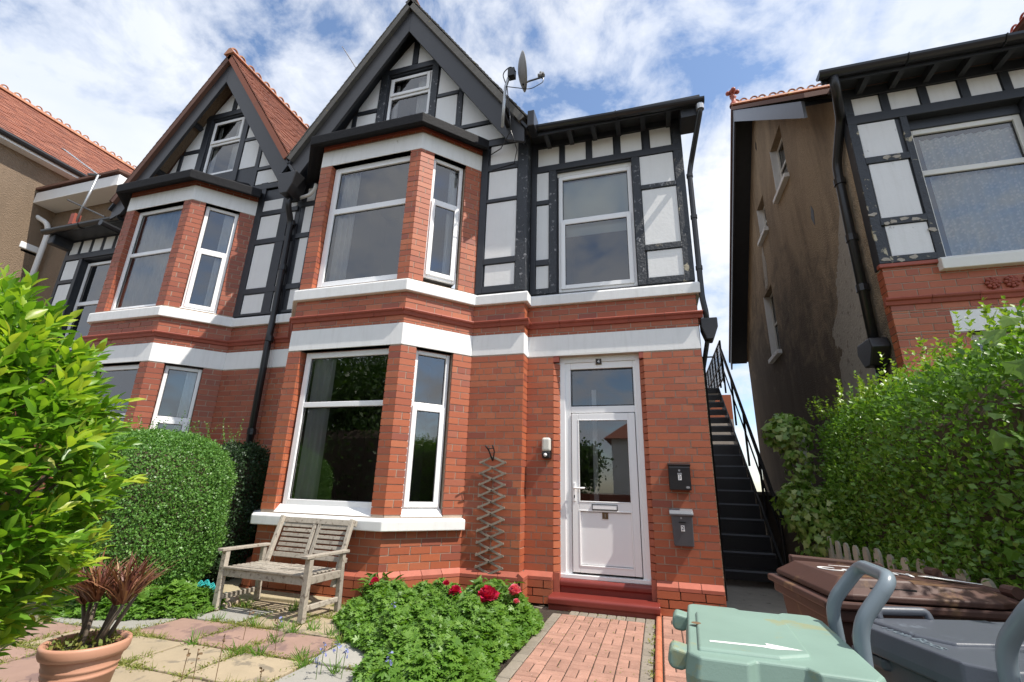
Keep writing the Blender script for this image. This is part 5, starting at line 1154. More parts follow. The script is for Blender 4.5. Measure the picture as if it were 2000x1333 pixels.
# ------------------------------------------------------------------ bins and recycling boxes
def poly_lid(b, pts, z0, z1): b.extrude([(x, y, z0) for x, y in pts], (0, 0, z1-z0))
def recycling_stack(label, mx, mats, WX, h0, lug=True):
    t = thing('recycling_trolley', mx.translation.copy(), label, 'recycling box', 'recycling trolleys'); tx = lambda b: setattr(b, 'v', [tuple(mx @ Vector(v)) for v in b.v]) or b
    Wx, Wy = WX, .58
    for i in range(3):                                    # stacked boxes
        z0 = .06+.265*i; z1 = z0+.255; b = MB()
        lo = [(.03, .03), (Wx-.03, .03), (Wx-.03, Wy-.03), (.03, Wy-.03)]; hi = [(.012, .012), (Wx-.012, .012), (Wx-.012, Wy-.012), (.012, Wy-.012)]
        b.hexa([(x, y, z0) for x, y in lo]+[(x, y, z1) for x, y in hi]); tx(b).build('box', mats[1], t, bevel=.02)
        if i < 2: b = MB(); b.hexa([(x-.004, y-.004, z) for z in (z1-.05, z1-.01) for x, y in ((.008, .008), (Wx, .008), (Wx, Wy), (.008, Wy))]); tx(b).build('box_rim', mats[1], t, bevel=.01)
    b = MB()
    # upper box rim with a pour lip in the long near side
    rim = [(0, .0), (.13, 0), (.15, .03), (.27, .03), (.29, 0), (Wx, 0), (Wx, Wy), (0, Wy)]
    poly_lid(b, rim, .80, .832); tx(b).build('box_rim', mats[1], t, bevel=.008)
    lid = [(-.012, .02), (.015, -.012), (.125, -.012), (.145, .018), (.25, .018), (.27, -.012), (Wx-.01, -.012), (Wx+.012, .03), (Wx+.005, Wy-.05), (Wx-.02, Wy+.012), (.29, Wy+.012), (.275, Wy-.012), (.16, Wy-.012), (.145, Wy+.012), (.0, Wy+.012), (-.012, Wy-.01)]
    if not lug: lid = [(-.012, .04), (.03, -.012), (Wx-.05, -.012), (Wx+.012, .04), (Wx+.012, Wy-.03), (Wx-.03, Wy+.012), (.03, Wy+.012), (-.012, Wy-.03)]
    b = MB(); n = len(lid); cx, cy = Wx/2, Wy/2; ins = [(cx+(x-cx)*.955, cy+(y-cy)*.965) for x, y in lid]
    b.add([(x, y, .838) for x, y in lid]+[(x, y, .862) for x, y in lid]+[(x, y, .905) for x, y in ins], [tuple(range(n-1, -1, -1)), tuple(range(2*n, 3*n))]+[(i, (i+1) % n, (i+1) % n+n, i+n) for i in range(n)]+[(i+n, (i+1) % n+n, (i+1) % n+2*n, i+2*n) for i in range(n)])
    tx(b).build('lid', mats[0], t, bevel=.006, seg=3)
    plate = [(.02, .04), (.20, .05), (.275, .10), (.275, .16), (.275, .41), (.25, .44), (.02, .44)]
    b = MB(); m = len(plate); pc = [(x*.985+.002, y*.97+.007) for x, y in plate]
    b.add([(x, y, .903) for x, y in plate]+[(x, y, .913) for x, y in pc], [tuple(range(m, 2*m))]+[(i, (i+1) % m, (i+1) % m+m, i+m) for i in range(m)]); tx(b).build('lid_plateau', mats[0], t, bevel=.006, seg=3)
    if lug:
        for y in (.055, .42):
            b = MB(); b.extrude([(-.050, y, .893), (-.054, y, .868), (-.045, y, .855), (-.02, y, .852), (.0, y, .865), (.0, y, .895), (-.04, y, .903)], (0, .07, 0)); tx(b).build('hinge_lug', mats[0], t, bevel=.007, seg=3)
    # bent tube handle on the far end
    hp = [(Wx+.05, h0, .05), (Wx+.016, h0, .80), (Wx+.022, h0+.005, .96), (Wx+.115, h0+.015, 1.075), (Wx+.115, Wy-.085, 1.075), (Wx+.022, Wy-.075, .96), (Wx+.03, Wy-.07, .80), (Wx+.05, Wy-.07, .05)]
    b = MB(); b.tube(arcpts(hp, .045, 6), .0185, 14); tx(b).build('tube_handle', 'tube', t, smooth=True)
    b = MB(); b.wbox(.03, Wx+.06, .05, Wy-.05, .03, .06); tx(b).build('base_frame', 'iron', t)
    for y in (.02, Wy-.05):
        b = MB(); b.tube([(Wx+.05, y, .07), (Wx+.05, y+.03, .07)], .07, 16); tx(b).build('wheel', 'iron', t)
    return t, tx
gm = Matrix.Translation((.046, -4.545, -.014)) @ Matrix.Rotation(R(-3.0), 4, 'Z')
t, tx = recycling_stack('sage green lidded recycling box on a trolley, white arrow on its lid', gm, ('gbin', 'gbin2'), .395, .235)
b = MB(); b.add([(.05, .115, .9135), (.185, .128, .9135), (.182, .150, .9135), (.262, .124, .9135), (.20, .106, .9135), (.17, .112, .9135), (.05, .102, .9135)], [(0, 1, 5, 6), (1, 2, 3, 4, 5)]); tx(b).build('arrow_mark', 'whitep', t)
b = MB(); b.lathe((.02, .28, .913), [(.001, .001), (.012, .0005), (.014, 0)], 12); tx(b).build('stain', 'drystem', t)
km = Matrix.Translation((.545, -3.98, -.012)) @ Matrix.Rotation(R(-72), 4, 'Z')
t, tx = recycling_stack('slate grey lidded recycling box on a trolley at the corner of the drive', km, ('graybin', 'graybin'), .45, .03, False)
b = MB(); b.tube(arcpts([(.03, .09, .895), (.018, .09, .932), (.018, .25, .932), (.03, .25, .895)], .02), .013, 8); tx(b).build('lid_grip', 'graybin', t, smooth=True)
text('Troli Bocs', .05, 'tube', t, km @ Matrix.Translation((.20, .045, .9050)), 'embossed_name', .0015)
# brown wheelie bin
BM = Matrix.Translation((.595, -3.60, 0)) @ Matrix.Rotation(R(7), 4, 'Z')   # corner nearest the camera, x along the long side
t = thing('wheelie_bin', (.9, -3.2, 0), 'brown wheelie bin with white lettering on its lid, behind the recycling boxes', 'wheelie bin')
tx = lambda b: setattr(b, 'v', [tuple(BM @ Vector(v)) for v in b.v]) or b
Lx, Ly = .72, .63
b = MB(); b.hexa([(x, y, z) for z, e in ((.05, .11), (.84, .03)) for x, y in ((e, e), (Lx-e*.5, e), (Lx-e*.5, Ly-e), (e, Ly-e))]); tx(b).build('bin_body', 'brown', t, bevel=.02)
for z0, z1, e in ((.80, .845, .012), (.845, .875, -.008)):
    b = MB(); poly_lid(b, [(e, e), (Lx-.03, e), (Lx-.03, Ly-e), (e, Ly-e)], z0, z1); tx(b).build('bin_rim', 'brown', t, bevel=.008)
b = MB(); o_ = [(.03, .02), (.10, -.0), (.26, -.005), (Lx-.12, .0), (Lx-.02, .05), (Lx-.02, Ly-.05), (Lx-.1, Ly), (.10, Ly), (.03, Ly-.02)]; n = len(o_); i_ = [(.10, .09), (.15, .075), (.3, .06), (Lx-.16, .07), (Lx-.08, .1), (Lx-.08, Ly-.1), (Lx-.14, Ly-.06), (.15, Ly-.06), (.10, Ly-.08)]
b.add([(x, y, .88) for x, y in o_]+[(x, y, .90) for x, y in o_]+[(x, y, .955-.03*(x/Lx)) for x, y in i_], [tuple(range(n-1, -1, -1)), tuple(range(2*n, 3*n))]+[(i, (i+1) % n, (i+1) % n+n, i+n) for i in range(n)]+[(i+n, (i+1) % n+n, (i+1) % n+2*n, i+2*n) for i in range(n)]); tx(b).build('bin_lid', 'brown', t, bevel=.005, seg=3)
b = MB(); b.extrude([(.10, .02, .90), (.13, .05, .955), (.34, .05, .955), (.38, .02, .90)], (0, .08, 0)); tx(b).build('lid_grip', 'brown', t, bevel=.01)
b = MB(); b.extrude([(.10, Ly-.04, .92), (.10, Ly-.04, .972), (Lx-.2, Ly-.04, .95), (Lx-.2, Ly-.04, .92)], (0, .035, 0)); tx(b).build('lid_rib', 'brown', t, bevel=.008)
b = MB(); b.wbox(.18, .34, .028, .05, .895, .925); tx(b).build('grip_recess', 'ink', t)
for y in (.06, Ly-.12):
    b = MB(); b.tube([(Lx-.02, y, .93), (Lx-.02, y+.06, .93)], .022, 10); tx(b).build('hinge', 'brown', t)
b = MB(); b.tube([(Lx+.03, .05, .90), (Lx+.03, Ly-.05, .90)], .018, 10); tx(b).build('bin_handle', 'brown', t)
for y in (.05, Ly-.11):
    b = MB(); b.tube([(Lx-.08, y, .10), (Lx-.08, y+.06, .10)], .10, 18); tx(b).build('wheel', 'iron', t)
lm = BM @ Matrix.Translation((.31, .33, .9455)) @ Matrix.Rotation(R(2.1), 4, 'Y') @ Matrix.Rotation(R(8), 4, 'Z')
text('Conwy', .14, 'whitep', t, lm, 'lettering', .0012)
b = MB(); b.add([(.20, .42, .952), (.205, .43, .952), (.46, .46, .943), (.455, .445, .943)], [(0, 1, 2, 3)]); tx(b).build('lettering_rule', 'whitep', t)
b = MB(); b.add([(.50, .30, .942), (.56, .33, .940), (.68, .20, .936), (.66, .18, .937)], [(0, 1, 2, 3)]); tx(b).build('address_sticker', 'whitep', t)
# ------------------------------------------------------------------ picket fence and post by the right hand hedge
t = thing('picket_fence', (1.72, -1, 0), 'weathered round topped picket fence at the foot of the right hand hedge', 'fence')
for i in range(18):
    y = 1.12-i*.237; h = .79+random.uniform(-.02, .02); n = 8; w = .056
    pts = [(1.685, y-w, 0)]+[(1.685, y-w*math.cos(math.pi*k/n), h+w*1.2*math.sin(math.pi*k/n)) for k in range(n+1)]+[(1.685, y+w, 0)]
    b = MB(); b.extrude(pts, (.02, random.uniform(-.004, .004), 0)); b.build('picket', 'picket', t)
for z in (.25, .62): b = MB(); b.wbox(1.707, 1.74, -2.9, 1.1, z, z+.07); b.build('rail', 'picket', t)
t = thing('fence_post', (1.72, .75, 0), 'pale timber fence post smothered in variegated ivy beside the stairs', 'post')
b = MB(); b.wbox(1.66, 1.76, .70, .80, 0, 1.98); b.build('post', 'post', t, bevel=.008)
# ------------------------------------------------------------------ hedges and shrubs
def hedge(name, label, cat, mat, c, hx, hy, hz, n, L, kind='oval4', seed=1, rag=.10, mats=(), up=.35, grp=None, tipmat=None, tipn=0, rot=0., shape=4., zb=.0):
    """a clipped hedge: leaves over a rounded box; c = centre of its foot"""
    t = thing(name, c, label, cat, grp); rg = np.random.default_rng(seed); c = np.array(c, float)
    q = rg.normal(size=(n, 3)); q /= (np.abs(q)**shape).sum(1, keepdims=True)**(1/shape)
    nr = np.sign(q)*np.abs(q)**(shape-1)/np.array([hx, hy, hz]); nr /= np.linalg.norm(nr, axis=1, keepdims=True)
    lump = .5*np.sin(q[:, 0]*7+seed)*np.cos(q[:, 1]*6)+.5*np.sin(q[:, 2]*8+q[:, 1]*5+seed*2)
    p = q*np.array([hx, hy, hz])+nr*(lump*rag*.5+rg.normal(size=n)*rag*.35-np.abs(rg.normal(size=n))*rag*.5)[:, None]
    cr, sr = math.cos(rot), math.sin(rot); RM = np.array([[cr, -sr, 0], [sr, cr, 0], [0, 0, 1]])
    p = p@RM.T; nr = nr@RM.T
    p = p+c+np.array([0, 0, hz]); keep = p[:, 2] > zb; p, nr = p[keep], nr[keep]; n = len(p)
    d = nr*.55+rg.normal(size=(n, 3))*.55+np.array([0, 0, up]); F = frames(d, nr+rg.normal(size=(n, 3))*.35+np.array([0, 0, .3]))
    bake('foliage', mat, t, kind, p, F, rg.uniform(.65, 1.3, n)*L)
    b = MB(); m = 10
    k = .82; vs = []
    for i in range(m+1):
        th = math.pi*i/m
        for j in range(16):
            ph = 2*math.pi*j/16; v = np.array([math.sin(th)*math.cos(ph), math.sin(th)*math.sin(ph), math.cos(th)]); v /= (np.abs(v)**shape).sum()**(1/shape)
            v = (v*np.array([hx-.17, hy-.17, hz-.15])*.98)@RM.T+c+np.array([0, 0, hz]); b.v.append((v[0], v[1], max(v[2], .0)))
    for i in range(m):
        for j in range(16): b.f.append((i*16+j, (i+1)*16+j, (i+1)*16+(j+1) % 16, i*16+(j+1) % 16))
    b.build('branches', 'twig', t)
    if tipn:
        # young shoots standing out of the top
        u = rg.uniform(-1, 1, (tipn, 2)); base = (np.stack([u[:, 0]*hx*.95, u[:, 1]*hy*.95, np.full(tipn, hz*.93)], 1))@RM.T+c+np.array([0, 0, hz])
        ps, ds = [], []
        for q_ in base:
            dd = np.array([rg.normal()*.3, rg.normal()*.3, 1.]); dd /= np.linalg.norm(dd); ln = rg.uniform(.08, .30)
            for s in np.arange(.02, ln, .026):
                for sg in (-1, 1):
                    w = np.cross(dd, [math.cos(s*90+sg), math.sin(s*90+sg), .2]); w /= np.linalg.norm(w); ps.append(q_+dd*s); ds.append(w*sg*.8+dd*.8)
        ps, ds = np.array(ps), np.array(ds); bake('young_shoots', tipmat or mat, t, kind, ps, frames(ds, np.tile([0, 0, 1.], (len(ps), 1))+rg.normal(size=(len(ps), 3))*.3), rg.uniform(.6, 1.0, len(ps))*L)
    return t
hedge('clipped_hedge', 'clipped small leaved hedge with a rounded top between the two front gardens', 'hedge', 'lf_box', (-5.62, -1.75, 0), .78, .70, .87, 95000, .026, 'diamond', 3, .06, shape=3.6, rot=-.12, tipn=90)
hedge('clipped_hedge', 'dark conifer bush against the brick wall behind the clipped hedge', 'bush', 'lf_dark', (-5.50, -.62, 0), .36, .40, .86, 24000, .03, 'diamond', 5, .10, shape=3.2)
hedge('privet_hedge', 'tall privet hedge along the right hand boundary above the picket fence', 'hedge', 'lf_priv', (2.72, -1.95, .0), .95, 2.75, 1.10, 135000, .046, 'oval4', 8, .16, up=.4, tipmat='lf_privt', tipn=900, shape=6, zb=.30)
# ------------------------------------------------------------------ big leaved shrub in the left foreground
t = thing('laurel_shrub', (-2.9, -4.75, 0), 'bright green large leaved shrub filling the left foreground', 'shrub')
rg = np.random.default_rng(21); cs = np.array([-2.95, -4.72, 1.10]); rad = np.array([.90, .60, 1.02])
PS, DS, LS, TIP = [], [], [], []
for i in range(1250):
    q = rg.normal(size=3); q /= np.linalg.norm(q)
    if q[2] < -.8: continue
    e = rg.uniform(.66, 1.0)**.6; p = cs+q*rad*e; p[0] -= max(0, 1.0-p[2])*.38; p[1] -= max(0, 1.0-p[2])*.1; nrm = q/rad; nrm /= np.linalg.norm(nrm)
    dd = nrm*.8+np.array([.05, 0, .55])+rg.normal(size=3)*.28; dd /= np.linalg.norm(dd)
    ln = rg.uniform(.10, .24); k = 0; s = 0; p = p-dd*ln*.75
    az = rg.uniform(0, 6.28); new = rg.random() < .30 and e > .9
    while s < ln:
        a = az+k*2.4; o = np.array([math.cos(a), math.sin(a), 0]); o = o-dd*(o@dd); o /= np.linalg.norm(o)+1e-6
        f = s/ln; v = o*(1.0-.55*f)+dd*(.35+.9*f); PS.append(p+dd*s+o*.008); DS.append(v); LS.append(rg.uniform(.065, .115)*(1-.35*f)); TIP.append(new and f > .55)
        s += rg.uniform(.010, .019); k += 1
PS, DS, LS, TIP = map(np.array, (PS, DS, LS, TIP))
Fr = frames(DS, np.tile([0, 0, 1.], (len(PS), 1))+rg.normal(size=(len(PS), 3))*.35)
dist = np.linalg.norm(PS-np.array(CAM), axis=1); vis = np.array([seen(p, 0) for p in PS]); surf = (((PS+np.maximum(0, 1.0-PS[:, 2:3])*np.array([.38, .1, 0])-cs)/rad)**2).sum(1)
order = np.argsort(-(vis*(LS/dist)*(surf > .85))); top = order[:300]; rest = np.setdiff1d(np.arange(len(PS)), top)
v_, f_ = leaf_tpl('oval8'); LM = {}
for tipf in (False, True):
    b = MB(); b.add([(x*.11, y*.078, z*.11) for x, y, z in v_], f_); me = b.mesh('leaf', M['lf_tip' if tipf else 'lf_big'], True); LM[tipf] = me
for i in top:
    o = bpy.data.objects.new('leaf', LM[bool(TIP[i])]); m = Matrix(Fr[i].tolist()).to_4x4(); m = m @ Matrix.Scale(float(LS[i])/.11, 4); m.translation = Vector(PS[i]); place(o, t, m)
for tipf in (False, True):
    k = [i for i in rest if bool(TIP[i]) == tipf]; o = bake('leaf', 'lf_tip' if tipf else 'lf_big', t, 'oval8', PS[k], Fr[k], LS[k], LS[k]*.71); o.data.polygons.foreach_set('use_smooth', [True]*len(o.data.polygons))
b = MB()
for i in range(40):
    q = rg.normal(size=3); q[2] = abs(q[2])+.2; q /= np.linalg.norm(q); e = cs+q*rad*.85; b.tube([(cs[0]+rg.normal()*.05, cs[1]+rg.normal()*.05, 0), tuple(cs*np.array([1, 1, .6])+q*rad*.25), tuple(e)], [.018, .012, .005], 5)
b.build('branches', 'bark', t)
# ------------------------------------------------------------------ flower bed: geranium cover, peonies
b = MB(); b.extrude([(-3.2, -.99, -.03), (-3.05, -1.9, -.03), (-2.2, -2.5, -.03), (-2.0, -5, -.03), (-1.18, -5, -.03), (-1.16, -.40, -.03), (-1.6, -.1, -.03), (-2.3, -.2, -.03), (-2.9, -.9, -.03)], (0, 0, .035)); o = b.build('flower_bed', 'soil'); o['kind'] = 'structure'
def inpoly(x, y, poly):
    r = np.zeros(len(x), bool); n = len(poly)
    for i in range(n):
        (x0, y0), (x1, y1) = poly[i], poly[(i+1) % n]; c = ((y0 > y) != (y1 > y)) & (x < (x1-x0)*(y-y0)/(y1-y0+1e-12)+x0); r ^= c
    return r
def edge_d(x, y, poly):
    d = np.full(len(x), 9.)
    for i in range(len(poly)):
        a, c = np.array(poly[i]), np.array(poly[(i+1) % len(poly)]); ab = c-a; k = np.clip(((x-a[0])*ab[0]+(y-a[1])*ab[1])/(ab@ab), 0, 1); d = np.minimum(d, np.hypot(x-a[0]-k*ab[0], y-a[1]-k*ab[1]))
    return d
def cover(name, label, cat, poly, n, h, L, mat, kind='lobed', seed=2, grp=None, flat=.9):
    rg = np.random.default_rng(seed); P_ = np.array(poly); x = rg.uniform(P_[:, 0].min(), P_[:, 0].max(), n*3); y = rg.uniform(P_[:, 1].min(), P_[:, 1].max(), n*3)
    k = inpoly(x, y, poly); x, y = x[k][:n], y[k][:n]; n = len(x); d = edge_d(x, y, poly)
    hm = h*np.clip(d/.22, .12, 1)**.6*(1+.28*np.sin(x*9+seed)*np.cos(y*8)+.16*np.sin(x*21+y*17)); z = hm*(1-.55*rg.random(n)**2.2)
    nr = np.stack([rg.normal(size=n)*.45, rg.normal(size=n)*.45-.25, np.full(n, flat)], 1); dd = np.stack([rg.normal(size=n), rg.normal(size=n)-.3, rg.normal(size=n)*.25], 1)
    o = bake(name, mat, None, kind, np.stack([x, y, z], 1), frames(dd, nr), rg.uniform(.65, 1.25, n)*L)
    o['label'] = label; o['category'] = cat; 
    return o
bed = [(-2.98, -1.62), (-3.10, -1.05), (-2.4, -.62), (-1.7, -.45), (-1.27, -.62), (-1.13, -1.1), (-1.16, -1.6), (-1.20, -2.1), (-1.12, -2.7), (-1.2, -3.2), (-1.7, -3.2), (-1.98, -2.72), (-2.12, -2.35), (-2.5, -2.08)]
cover('ground_cover', 'dense mound of lobed green geranium leaves in the bed before the bay', 'ground cover', bed, 22000, .235, .054, 'lf_ger', seed=4)
lb = [(-5.5, -2.5), (-4.7, -2.32), (-4.32, -2.02), (-4.30, -1.62), (-4.7, -1.35), (-5.5, -1.2)]
cover('ground_cover', 'patch of green ground cover between the clipped hedge and the potted cordyline', 'ground cover', lb, 4200, .20, .060, 'lf_ger', seed=9)
def flower(t, c, r, mat, n=70, name='flower', seed=1):
    rg = np.random.default_rng(seed); c = np.array(c); g_ = np.arange(n); ph = g_*2.39996; zc = 1-1.55*(g_+.5)/n; rr_ = np.sqrt(np.maximum(0, 1-zc**2)); o = np.stack([rr_*np.cos(ph), rr_*np.sin(ph), zc], 1)
    tang = np.cross(o, rg.normal(size=(n, 3))); up_ = np.array([0, 0, 1.])-o*o[:, 2:3]; d = up_*.9+o*.75+rg.normal(size=(n, 3))*.22
    return bake(name, mat, t, 'petal', c+o*r*.45*np.array([1, 1, .9]), frames(d, -o+rg.normal(size=(n, 3))*.2), rg.uniform(.55, .8, n)*r, rg.uniform(.6, .9, n)*r, kindtag=None)
def peony(label, base, nst, flowers, seed):
    t = thing('peony_plant', base, label, 'peony', 'peonies in the flower bed'); rg = np.random.default_rng(seed); PS, DS = [], []; b = MB()
    for i in range(nst):
        a = rg.uniform(0, 6.28); e = Vector((base[0]+.26*math.cos(a)*rg.uniform(.3, 1), base[1]+.22*math.sin(a)*rg.uniform(.3, 1), rg.uniform(.20, .34))); b.tube([(base[0]+.03*math.cos(a), base[1]+.03*math.sin(a), 0), e], .004, 4)
        for k in range(9):
            f = .45+.55*k/8; p = np.array(base)*(1-f)+np.array(e)*f; aa = rg.uniform(0, 6.28); PS.append(p); DS.append([math.cos(aa), math.sin(aa), rg.uniform(.0, .9)])
    for (c, r, m) in flowers: b.tube([(base[0]*.4+c[0]*.6, base[1]*.4+c[1]*.6, .02), (c[0], c[1], c[2]-r*.4)], .005, 5)
    b.build('stem', 'stem', t, kind='stuff'); PS, DS = np.array(PS), np.array(DS); n = len(PS)
    bake('leaf', 'lf_peony', t, 'oval8', PS, frames(DS, np.tile([0, 0, 1.], (n, 1))+rg.normal(size=(n, 3))*.4), rg.uniform(.09, .15, n), rg.uniform(.045, .065, n))
    for i, (c, r, m) in enumerate(flowers): flower(t, c, r, m, 26 if r < .03 else 80, seed=seed*10+i)
peony('peony with one crimson flower near the right end of the bench', (-2.84, -1.10, 0), 26, [((-2.83, -1.24, .285), .056, 'petal_red')], 3)
peony('peony with large crimson and pink flowers near the doorstep', (-1.62, -1.0, 0), 40, [((-1.93, -1.27, .285), .060, 'petal_red'), ((-1.565, -1.36, .285), .096, 'petal_red'), ((-1.345, -1.24, .33), .066, 'petal_pink'), ((-2.06, -1.2, .335), .034, 'petal_red'), ((-1.31, -1.30, .26), .030, 'petal_pink')], 6)
for i, (x, y, s, m) in enumerate(((-1.10, -1.62, .05, 'petal_pink'), (-1.08, -1.79, .055, 'petal_pink'), (-.97, -1.70, .028, 'petal_red'), (-1.0, -2.3, .03, 'petal_red'), (-1.02, -1.56, .03, 'petal_pink'))):
    o = flower(None, (x+.085, y, .012), s, m, 30 if s > .04 else 14, 'fallen_petals', 50+i); o['label'] = ['faded pink peony head fallen at the edge of the path', 'larger pink fallen peony head on the path edge', 'single red fallen petal cluster on the blocks', 'small red fallen petal cluster nearest the camera', 'small pink fallen petals beside the grey border'][i]; o['category'] = 'petals'; o['group'] = 'fallen peony petals'
    me = o.data; co = np.empty(len(me.vertices)*3); me.vertices.foreach_get('co', co); co = co.reshape(-1, 3); co[:, 2] = .004+(co[:, 2]-.012+s*.5)*.45; me.vertices.foreach_set('co', np.maximum(co, -.0).ravel())
# ------------------------------------------------------------------ weeds in the joints of the flags
PS = []
for r, cs_ in cols.items():
    for x0, x1, m in cs_:
        n = int((x1-x0)*420); PS += [(x0+(x1-x0)*u, GY[r]+rng.normal()*.018) for u in rng.random(n)]
        n = int((GY[r]-GY[r+1])*280); PS += [(x0+rng.normal()*.018, GY[r+1]+(GY[r]-GY[r+1])*u) for u in rng.random(n)]
PS = np.array(PS); dens_ = np.sin(PS[:, 0]*5+1)*np.cos(PS[:, 1]*6)+.5*np.sin(PS[:, 0]*13+PS[:, 1]*11); PS = PS[dens_+rng.normal(size=len(PS))*.4 > -.1]
n = len(PS); d = unit(n); d[:, 2] = np.abs(d[:, 2])*.9+.25; p3 = np.column_stack([PS, np.full(n, -.005)])
o = bake('joint_weeds', 'lf_weed', None, 'blade', p3, frames(d, unit(n)), rng.uniform(.02, .085, n), rng.uniform(.003, .006, n))
n2 = n*3; k = rng.integers(0, n, n2); d = unit(n2); d[:, 2] = np.abs(d[:, 2])*.3
o = bake('creeping_weeds', 'lf_weed', None, 'oval4', p3[k]+np.column_stack([rng.normal(size=(n2, 2))*.028, rng.uniform(.005, .025, n2)]), frames(d, np.tile([0, 0, 1.], (n2, 1))+rng.normal(size=(n2, 3))*.4), rng.uniform(.010, .022, n2))
TF = [(-4.25, -1.98), (-3.98, -2.0), (-3.55, -2.0), (-3.3, -1.95), (-3.12, -2.02), (-3.05, -2.3), (-2.95, -2.56), (-3.12, -2.6), (-2.62, -2.5), (-2.5, -2.62), (-3.6, -2.55), (-2.55, -2.1), (-2.2, -2.65), (-4.15, -1.5), (-3.6, -1.45), (-3.0, -1.9), (-2.78, -1.95)]
PS = np.concatenate([np.column_stack([x+rng.normal(size=34)*.022, y+rng.normal(size=34)*.022, np.zeros(34)]) for x, y in TF]); n = len(PS); d = unit(n); d[:, 2] = np.abs(d[:, 2])+.45
bake('grass_tufts', 'lf_ger', None, 'blade', PS, frames(d, unit(n)), rng.uniform(.05, .15, n), rng.uniform(.004, .008, n))
for x, y, m in [(-.06, -.6-.12*i+random.uniform(-.05, .05), 0) for i in range(12)]:
    n = 14; d = unit(n); d[:, 2] = np.abs(d[:, 2])*.5+.1; bake('edging_weeds', 'lf_weed', None, 'oval4', np.column_stack([x-.06+rng.normal(size=n)*.02, y+rng.normal(size=n)*.03, rng.uniform(0, .02, n)]), frames(d, unit(n)), rng.uniform(.012, .03, n)) if random.random() < .75 else None
# scattered dead leaves, grit and petals on the path
n = 260; x = rng.uniform(-1.15, -.12, n); y = -.25-rng.random(n)**1.6*2.6
bake('leaf_litter', 'lf_weed', None, 'diamond', np.column_stack([x, y, np.full(n, .004)]), frames(np.column_stack([rng.normal(size=(n, 2)), np.zeros(n)]), np.tile([0, 0, 1.], (n, 1))+rng.normal(size=(n, 3))*.25), rng.uniform(.006, .02, n))
# moss line under the step
# ------------------------------------------------------------------ bluebells, seed stalks
def stalk(name, label, cat, grp, x, y, h, mat, fl, n=9):
    t = thing(name, (x, y, 0), label, cat, grp); lean = Vector((random.uniform(-.03, .03), random.uniform(-.03, .03), 0)); b = MB(); b.tube([(x, y, 0), Vector((x, y, h*.6))+lean*.5, Vector((x, y, h))+lean], .0025, 5); b.build('stem', mat, t)
    ps = np.array([[x+lean.x+rng.normal()*.010, y+lean.y+rng.normal()*.010, h*(1-.30*i/n)] for i in range(n)]); d = unit(n); d[:, 2] -= .2; bake('flower_head', fl, t, 'petal', ps, frames(d, unit(n)), rng.uniform(.016, .026, n), rng.uniform(.012, .018, n), kindtag=None)
for i, (x, y, h) in enumerate(((-2.28, -2.72, .2), (-2.18, -2.70, .22), (-2.10, -2.74, .2), (-2.25, -2.80, .15), (-2.13, -2.06, .34), (-1.62, -3.0, .3), (-3.12, -2.20, .17))):
    stalk('bluebell', ['leftmost bluebell of the cluster by the grey flags', 'tallest bluebell in the cluster between the grey flags', 'bluebell of the cluster closest to the geranium mound', 'shortest bluebell at the near side of the cluster', 'pale blue bluebell rising from the left side of the geranium mound', 'blue flower spike at the near edge of the geranium mound', 'lone bluebell in the joint between two pink flags'][i], 'flower', 'bluebells', x, y, h, 'stem', 'petal_blue', 12)
for i, (x, y, h) in enumerate(((-2.78, -3.1, .30), (-2.95, -3.2, .22), (-2.80, -3.25, .26), (-3.32, -2.35, .24), (-2.86, -2.5, .25), (-2.45, -3.08, .13))):
    stalk('seed_stalk', ['tall dry brown seed stalk beside the terracotta pot', 'shorter dry seed stalk left of the pair on the buff flag', 'dry seed stalk right of its shorter neighbour on the buff flag', 'dry seed stalk on the pink flag nearest the pot', 'dry seed stalk on the joint between pink and buff flags', 'short dark seed head on the buff flag nearest the camera'][i], 'plant', 'dry seed stalks', x, y, h, 'drystem', 'drystem', 6)
# turquoise net and stones at the foot of the clipped hedge
t = thing('garden_net', (-4.66, -1.55, 0), 'crumpled turquoise netting beside the bench under the hedge', 'net')
b = MB(); n = 22
for i in range(n+1):
    for j in range(n+1):
        u, v = i/n, j/n; b.v.append((-4.98+.42*u, -1.66+.34*v, .05+.14*math.sin(math.pi*u)*math.sin(math.pi*v)+.03*math.sin(u*23+v*9)*math.sin(v*19)))
for i in range(n):
    for j in range(n): b.f.append((i*(n+1)+j, (i+1)*(n+1)+j, (i+1)*(n+1)+j+1, i*(n+1)+j+1))
o = b.build('net', 'net', t); m = o.modifiers.new('wire', 'WIREFRAME'); m.thickness = .006
for i, (x, y, r) in enumerate(((-4.52, -1.62, .06), (-4.72, -1.78, .045), (-4.38, -1.45, .07), (-4.32, -1.6, .05))):
    b = MB(); b.lathe((x, y, .0), [(.001, r*1.3), (r*.7, r*1.1), (r*1.1, r*.5), (r, 0)], 9); b.v = [(X+random.uniform(-.01, .01), Y+random.uniform(-.01, .01), Z) for X, Y, Z in b.v]
    o = b.build('edging_stone', 'stone', None, smooth=True); o['label'] = ['pale edging stone in front of the turquoise net', 'small pale stone standing alone in the green ground cover', 'largest pale stone behind the left bench leg', 'small pale stone at the foot of the left bench leg'][i]; o['category'] = 'stone'; o['group'] = 'stones beside the bench'
